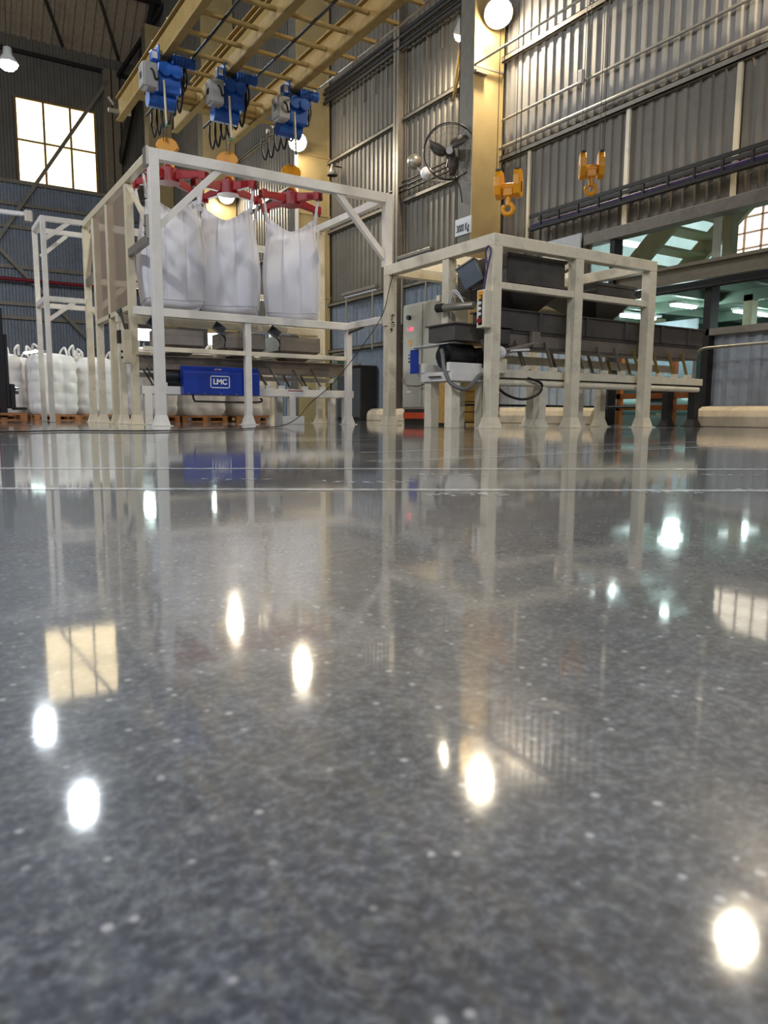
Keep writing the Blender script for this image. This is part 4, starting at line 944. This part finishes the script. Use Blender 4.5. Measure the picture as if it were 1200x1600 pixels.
def make_bag(hang=True, seed=1):
    rg = random.Random(seed)
    t = thing('bulk_bag' if hang else 'filled_bulk_bag', '', 'bag')
    nu, nv = 96, 40; H = 1.86 if hang else 1.55; w = .49 if hang else .52
    vs = []; ph = [rg.uniform(0, 6) for _ in range(6)]
    for j in range(nv+1):
        v = j/nv
        for i in range(nu):
            # walk round a rounded square
            a = 2*math.pi*i/nu; ca, sa = math.cos(a), math.sin(a); p_ = 7 if hang else 6
            r = 1/((abs(ca)**p_+abs(sa)**p_)**(1/p_)); x, y = r*ca, r*sa
            m_ = max(abs(x), abs(y)); tpos = (y if abs(x) > abs(y) else x)        # -1..1 along the side
            cornerness = abs(tpos)
            lob = abs(math.cos(1.5*math.pi*tpos))**.55
            if hang:
                width = w*(.985-.10*max(0, v-.55)/.45 + .025*math.sin(math.pi*min(1, v*1.2))) * (.95+.05*min(1, v/.06)**.5)
                bul = .075*lob*math.sin(math.pi*min(1, v*1.02+.05))*(1-.5*v)
                z = v*H
                sag = .26*(1-cornerness**1.5)*max(0, (v-.7)/.3)**2
                z -= sag
                z += .10*(x*x+y*y)*.5*max(0, 1-v/.12)-.06*max(0, 1-v/.12)
                fold = (.012+.022*cornerness)*max(0, (v-.55)/.45)**1.3*math.sin((abs(tpos)-.25*v)*30+ph[0]) + .004*math.sin(tpos*11+v*9+ph[1])*math.sin(math.pi*v)
            else:
                width = w*(.95+.05*min(1, v/.06))*(1-.10*max(0, (v-.85)/.15)**2)
                hb = abs(math.sin(math.pi*v*5.5))**.5
                bul = (.03*lob+.02*lob*hb)*min(1, v*8)*min(1, (1-v)*8)
                z = v*H-.05*(1-cornerness)*max(0, (v-.9)/.1)
                fold = .006*math.sin(tpos*7+v*23+ph[2])+.004*math.sin(tpos*19+v*9+ph[3])
            k = width+bul+fold
            vs.append((x*k, y*k, z))
    fs = [(j*nu+i, j*nu+(i+1) % nu, (j+1)*nu+(i+1) % nu, (j+1)*nu+i) for j in range(nv) for i in range(nu)]
    mb = MB(); mb.add(vs, fs, True)
    n0 = len(mb.v)
    bot = V((0, 0, -.06 if hang else 0)); mb.v.append(bot)
    for i in range(nu): mb.f.append((i, n0, (i+1) % nu)); mb.sm.append(True)
    if not hang:
        for q, (rr_, dz) in enumerate(((.62, .05), (.25, .07))):
            src = nv*nu if q == 0 else len(mb.v)-nu
            st_ = len(mb.v)
            for i in range(nu):
                p = V(vs[nv*nu+i]); mb.v.append(V((p.x*rr_, p.y*rr_, H-.03+dz+.02*math.sin(5*i/nu*6.28+ph[4]))))
            for i in range(nu): mb.f.append((src+i, src+(i+1) % nu, st_+(i+1) % nu, st_+i)); mb.sm.append(True)
        st_ = len(mb.v)-nu; mb.v.append(V((0, 0, H+.06)))
        for i in range(nu): mb.f.append((st_+i, st_+(i+1) % nu, len(mb.v)-1)); mb.sm.append(True)
    mb.build('bag_body', BAG if hang else BAGF, t)
    tw = (w*.885+.02) if hang else .44
    for sx in (-1, 1):
        for sy in (-1, 1):
            if hang:
                top = V((sx*.505, sy*.505, H+.34))
                for o_ in ((-.10, 0), (0, -.10)):
                    MB().bar((sx*(tw+o_[0]*.2), sy*(tw+o_[1]*.2), H-.12), top, .045, .014, up=(sx, -sy, 0)).build('strap', BAG, t)
            else:
                c = V((sx*tw, sy*tw, H-.02)); d = V((sx*.5, -sy*.5, 0)).normalized()
                pts = [c-d*.10, c-d*.11+V((0, 0, .14)), c+V((sx*.03, sy*.03, .24+.05*rg.random())), c+d*.08+V((0, 0, .13)), c+d*.09]
                MB().tube(smooth_path(pts, 4), .03, 6).build('loop', BAGF, t)
    if hang:
        MB().tube([V(vs[2*nu+i]) for i in range(nu)], .012, 5, True).build('bottom_seam', BAG, t)
        for side in range(4):
            for tp in (-1/3, 1/3):
                a_ = side*math.pi/2+math.atan(tp); i_ = round(a_/(2*math.pi)*nu) % nu
                MB().tube([V(vs[j*nu+i_]) for j in range(2, nv+1)], .007, 5).build('panel_seam', BAG, t)
            i_ = round((side+.5)*nu/4) % nu
            MB().tube([V(vs[j*nu+i_]) for j in range(2, nv+1)], .010, 5).build('corner_seam', BAG, t)
    return t
hk = make_hook(); sp = make_spreader(); bg0 = make_bag(True, 3)
ROTS = (-7, -27, -26)
HKL = ['yellow lifting hook under the leftmost hoist', 'yellow lifting hook under the middle hoist', 'yellow lifting hook under the rightmost hoist']
SPL = ['red cross shaped spreader holding the leftmost hanging bag', 'red cross shaped spreader holding the middle hanging bag', 'red cross shaped spreader holding the rightmost hanging bag']
BGL = ['leftmost of the three white bulk bags hanging in the gantry', 'middle one of the three white bulk bags hanging in the gantry', 'rightmost of the three white bulk bags hanging in the gantry']
BXX = (4.12, 5.22, 6.50)
for k in range(3):
    for src, labs, grp, z in ((hk, HKL, 'hooks of the hoists', 4.52), (sp, SPL, 'spreaders of the bags', 4.28), (bg0, BGL, 'bulk bags hanging in the gantry', 2.05)):
        o = src if k == 0 else copy_tree(src)
        o['label'] = labs[k]; o['group'] = grp; o.location = (BXX[k], 13.62, z+(0 if k != 0 else .03)-(.03 if k == 2 and src is bg0 else 0)); o.rotation_euler = (0, 0, R(ROTS[k]) if src is not hk else R(-20))

# ================================================================== FILLED BAGS AND PALLETS
def make_pallet():
    t = thing('pallet', '', 'pallet')
    for k in range(6): MB().box(-.55, .55, -.55+.2*k, -.55+.2*k+.10, .12, .142).build('deck_board', WOOD, t)
    for y in (-.55, -.05, .45):
        for x in (-.55, -.06, .43): MB().box(x, x+.12, y, y+.10, .022, .10).build('block', WOOD, t)
        MB().box(-.55, .55, y, y+.10, 0, .022).build('base_board', WOOD, t); MB().box(-.55, .55, y, y+.10, .10, .12).build('stringer', WOOD, t)
    return t
pl0 = make_pallet(); fb = [make_bag(False, 11), make_bag(False, 23)]
spots = [(3.22, 21.5, 3, 'big white bulk bag on a pallet, front one left of the gantry'),
         (1.92, 21.9, 12, 'white bulk bag half hidden by the forklift at the left edge'),
         (4.50, 22.3, -6, 'white bulk bag partly hidden behind the far left gantry post'),
         (5.75, 22.8, 4, 'pale bulk bag behind the gantry, second right of the front one'),
         (2.55, 23.4, 8, 'white bulk bag in the back row behind the forklift'),
         (3.9, 23.9, -4, 'white bulk bag in the back row between the two front bags'),
         (4.85, 18.1, 2, 'shaded bulk bag behind the left end of the blue guarded conveyor'),
         (6.10, 18.2, -3, 'shaded bulk bag behind the blue LMC guard'),
         (7.35, 18.2, 5, 'shaded bulk bag behind the middle of the left conveyor')]
first = [True, True]; pf = True
for k, (x, y, a, l) in enumerate(spots):
    o = pl0 if k == 0 else copy_tree(pl0)
    o.location = (x, y, 0); o.rotation_euler = (0, 0, R(a)); o['group'] = 'wooden pallets under the bulk bags'
    o['label'] = 'wooden pallet under the ' + l.replace('big white bulk bag on a pallet', 'front bag').split(',')[0].replace('white ', '').replace('pale ', '')
    i = k % 2; b_ = fb[i] if first[i] else copy_tree(fb[i]); first[i] = False
    b_.location = (x, y, .142); b_.rotation_euler = (0, 0, R(a)); b_['label'] = l; b_['group'] = 'filled bulk bags standing on pallets'

# ================================================================== FORKLIFT AT THE LEFT EDGE
fkx, fky = 1.56, 16.6
ft = thing('forklift', 'black forklift mast with forks cut by the left edge of the picture', 'forklift', (fkx-1, fky, 0))
for y in (-.35, .27): MB().box(fkx-.06, fkx+.06, fky+y, fky+y+.08, .1, 2.2).build('mast_rail', BLK2, ft, .006); MB().box(fkx+.06, fkx+.12, fky+y+.02, fky+y+.09, .3, 1.7).build('inner_rail', DARK, ft, .004)
for z in (.5, 1.2, 2.1): MB().box(fkx-.05, fkx+.05, fky-.3, fky+.3, z, z+.08).build('mast_tie', BLK2, ft)
MB().box(fkx+.12, fkx+.20, fky-.45, fky+.45, .28, .75).build('carriage', BLK2, ft, .008)
for y in (-.32, .2): MB().frustum(fkx+.20, fkx+1.0 if False else fkx+.42, fky+y, fky+y+.12, .25, fkx+.20, fkx+.40, fky+y, fky+y+.12, .30).build('fork', DARK, ft)
MB().box(fkx-1.6, fkx-.25, fky-.5, fky+.5, .25, 1.0).build('body', ORANGE, ft, .04); MB().box(fkx-1.9, fkx-1.5, fky-.5, fky+.5, .3, 1.2).build('counterweight', BLK2, ft, .06)
for x in (fkx-.5, fkx-1.5):
    for y in (-.55, .45): MB().cyl((x, fky+y, .24), (x, fky+y+.12, .24), .24, 20).build('wheel', BLACK, ft)
for x in (fkx-.35, fkx-1.45):
    for y in (-.45, .4): MB().box(x, x+.05, fky+y, fky+y+.05, 1.0, 2.1).build('guard_post', BLK2, ft)
MB().box(fkx-1.45, fkx-.3, fky-.45, fky+.45, 2.1, 2.14).build('overhead_guard', BLK2, ft)
MB().cyl((fkx+.20, fky-.40, .62), (fkx+.26, fky-.40, .62), .07, 14).build('work_lamp', CHROME, ft)
MB().cyl((fkx-.02, fky, .3), (fkx-.02, fky, 1.9), .035, 12).build('lift_ram', CHROME, ft)
o = copy_tree(pl0); o.location = (1.27, 15.6, .05); o.rotation_euler = (0, 0, 0); o['label'] = 'empty wooden pallet in front of the forklift at the left edge'; o['group'] = 'wooden pallets under the bulk bags'
del o['group']

# ================================================================== BIG YELLOW HOOK BLOCKS
def make_block():
    t = thing('hook_block', '', 'hook block')
    for sx in (-1, 1):
        mb = MB(); pts = [(-.13, -.19), (-.17, -.05), (-.16, .10), (-.09, .22), (.09, .22), (.16, .10), (.17, -.05), (.13, -.19), (0, -.24)]
        mb.prism(pts, Matrix.Translation((sx*.16-.055, 0, 0)) @ Matrix.Rotation(R(90), 4, 'Z') @ Matrix.Rotation(R(90), 4, 'X'), .11); c = mb.build('sheave_case', YEL, t, .02)
        MB().box(sx*.16-.04, sx*.16+.04, -.12, .0, .205, .235).build('rope_slot', BLK2, c)
        MB().box(sx*.16+sx*.055, sx*.16+sx*.062, -.03, .03, -.14, .02).build('data_plate', DARK, c)
    MB().cyl((-.12, 0, -.05), (.12, 0, -.05), .07, 16).build('crosshead', YEL, t); MB().box(-.09, .09, -.07, .07, -.20, -.06).build('yoke', YEL, t, .02)
    MB().cyl((0, 0, -.2), (0, 0, -.34), .045, 14).build('shank', YEL, t)
    MB().tube([(0, 0, -.28), (.01, 0, -.32)]+arc((0, 0, -.40), .085, R(75), R(-225), 14), .04, 10).build('hook_bow', YEL, t)
    MB().tube([(-.07, 0, -.32), (-.09, 0, -.44)], .012, 6).build('safety_latch', PIPE, t)
    for x in (-.20, -.12, .12, .20): MB().tube([(x, -.05, .2), (x*.8, -.05, 8.0)], .006, 5).build('rope', DARK, t)
    return t
hb = make_block(); hb.location = (8.72, 9.86, 4.04); hb.rotation_euler = (0, 0, R(-55)); hb['label'] = 'yellow twin sheave hook block hanging beside the tan column'; hb['group'] = 'yellow crane hook blocks'
h2 = copy_tree(hb); h2.location = (9.88, 9.12, 4.34); h2.rotation_euler = (0, 0, R(-40)); h2.scale = (.93,)*3; h2['label'] = 'yellow twin sheave hook block hanging before the corrugated wall, right of the other'

# ================================================================== FAN, SIGN, WALL BITS
t = thing('wall_fan', 'round caged wall fan mounted left of the tan column', 'fan', (12.9, 17, 7))
fc = V((12.62, 16.65, 7.17)); ax = V((-.62, -.75, -.15)).normalized(); u_ = V((0, 0, 1)); fa = ax.cross(u_).normalized(); fb_ = fa.cross(ax).normalized(); RF = .69
MB().torus(fc+ax*.10, ax, RF, .018, 48, 6).torus(fc-ax*.10, ax, RF, .012, 48, 5).build('cage_ring', BLK2, t)
mb = MB()
for k in range(40):
    a = 2*math.pi*k/40; d = fa*math.cos(a)+fb_*math.sin(a)
    mb.tube([fc+ax*.19+d*.10, fc+ax*.20+d*.35, fc+ax*.16+d*.58, fc+ax*.10+d*RF, fc-ax*.10+d*RF], .0035, 4)
for r_ in (.25, .42, .56): mb.torus(fc+ax*.195, ax, r_, .0035, 40, 4)
mb.build('cage_wires', DARK, t)['kind'] = 'stuff'
MB().cyl(fc-ax*.08, fc+ax*.09, .10, 18).build('hub', BLK2, t); MB().cyl(fc+ax*.19, fc+ax*.21, .09, 18).build('badge', GREYBOX, t)
FANB = mat('fan_blade', '4b443e', .4, .2)
for k in range(3):
    a0 = R(125+120*k); mb = MB(); pts = []
    for i in range(9):
        f_ = i/8; r_ = .08+f_*.52
        for sgn, wd in ((-1, .10+.13*math.sin(math.pi*min(1, f_*1.05))), (1, .06+.10*math.sin(math.pi*min(1, f_*1.0)))):
            a = a0+.35*f_+sgn*wd/max(r_, .18)*.75
            pts.append(fc+(fa*math.cos(a)+fb_*math.sin(a))*r_+ax*(.05*sgn))
    mb.add(pts, [(2*i, 2*i+1, 2*i+3, 2*i+2) for i in range(8)], True); b_ = mb.build('blade', FANB, t); so = b_.modifiers.new('solid', 'SOLIDIFY'); so.thickness = .008
MB().cyl(fc-ax*.42, fc-ax*.08, .14, 18).build('motor', DARK, t)
MB().bar(fc-ax*.3, (12.97, 17.2, 7.0), .08).build('bracket', DARK, t); MB().tube(smooth_path([fc-ax*.3, fc-ax*.3+V((.05, -.1, -.5)), (12.93, 16.6, 6.3), (12.94, 16.5, 5.9)]), .015).build('power_cable', BLACK, t)
t = thing('dome_light', 'pale round wall light fitting behind the fan', 'light fitting', (13.6, 19.2, 7.6))
MB().lathe([(.0, .18), (.10, .17), (.20, .06), (.22, -.05), (.12, -.2), (.05, -.3)], (13.3, 19.3, 7.75), (-.5, -.6, -.3), 20).build('shade', PIPE, t)
MB().lathe([(.0, .14), (.09, .12), (.17, 0), (.18, -.1)], (13.35, 18.75, 7.28), (-.5, -.6, -.3), 20).build('shade', PAPER, t); MB().tube([(13.35, 19.3, 7.65), (13.5, 18.9, 7.15), (13.8, 18.4, 7.05)], .035).build('arm', PIPE, t)

sg = thing('capacity_sign', 'white sign reading 3000 Kg on the grey side of the tan column', 'sign', (12.93, 16.4, 5.2))
MB().box(12.91, 12.945, 16.06, 16.74, 5.03, 5.47).build('board', PAPER, sg, .004)
text_mesh('sign_text', '3000 Kg', .26, Matrix.Translation((12.908, 16.40, 5.20)) @ Matrix.Rotation(R(-90), 4, 'Z') @ Matrix.Rotation(R(90), 4, 'X') @ Matrix.Diagonal((.62, 1, 1, 1)), INK, sg, .003, .009)
text_mesh('sign_heading', 'CAPACITY', .05, Matrix.Translation((12.908, 16.40, 5.40)) @ Matrix.Rotation(R(-90), 4, 'Z') @ Matrix.Rotation(R(90), 4, 'X'), INK, sg, .003) if False else None
# bracket pipe and struts on the column
tag(MB().tube([(12.93, 16.0, 9.2), (12.93, -4, 9.2)], .03).build('air_pipe', PIPE), 'thin pipe leaving the tan column below the big lamp', 'pipe')
t = thing('pipe_bracket', 'small triangular pipe bracket on the tan column below the big lamp', 'bracket', (13.0, 16.05, 9.1))
MB().bar((12.9, 16.03, 9.18), (13.9, 16.03, 9.2), .05).build('arm', PIPE, t); MB().box(12.9, 13.3, 15.95, 16.1, 9.0, 9.06).build('seat', GREYCOL, t)
t = thing('corner_bracket', 'lit triangular steel bracket left of the tan column above the fan', 'bracket', (13.4, 17.5, 9.5))
MB().bar((12.97, 16.72, 9.3), (13.96, 18.3, 9.3), .06).build('arm', YBEAM, t); MB().bar((12.97, 16.72, 9.9), (13.9, 18.2, 9.35), .06).build('diagonal', YBEAM, t)
t = thing('horn_speaker', 'small grey horn speaker on the wall beside the far tan column', 'speaker', (13.7, 25.2, 8.9))
MB().lathe([(.04, .25), (.08, .1), (.2, -.15), (.19, -.15)], (13.6, 25.0, 9.0), (0, 0, 1), 16).build('horn', PIPE, t); MB().bar((13.6, 25.0, 9.2), (13.98, 25.0, 9.2), .04).build('bracket', DARK, t)
# electrical cupboard shadowed under the doorway
t = thing('wall_cabinet', 'dark steel cupboard by the far doorway', 'cabinet', (13.6, 23.2, 0))
MB().box(13.3, 13.95, 22.4, 24.1, 0, 1.9).build('body', DARK, t, .01); MB().box(13.28, 13.3, 22.45, 23.2, .1, 1.8).build('door', mat('cup_grey', '46474a', .5), t, .005); MB().box(13.28, 13.3, 23.25, 24.05, .1, 1.8).build('door', MATS['cup_grey'], t, .005); MB().box(13.2, 13.3, 22.4, 24.1, 1.9, 1.96).build('top', PIPE, t)

# ================================================================== FLOOR CABLE
tag(MB().tube(smooth_path([(-.6, 8.0, .012), (.73, 8.12, .012), (1.4, 8.45, .012), (2.2, 8.1, .012), (3.1, 8.7, .012), (3.95, 9.4, .012), (4.9, 10.6, .03), (5.5, 11.3, .16), (5.9, 11.65, .40), (6.36, 11.7, .74), (6.89, 11.7, 1.33), (7.38, 11.7, 1.98), (7.52, 11.66, 2.5), (7.66, 11.66, 2.93), (7.8, 11.75, 2.94)], 8), .008, 6).build('power_cable', BLACK), 'long black cable lying on the floor and climbing to the frame corner', 'cable')
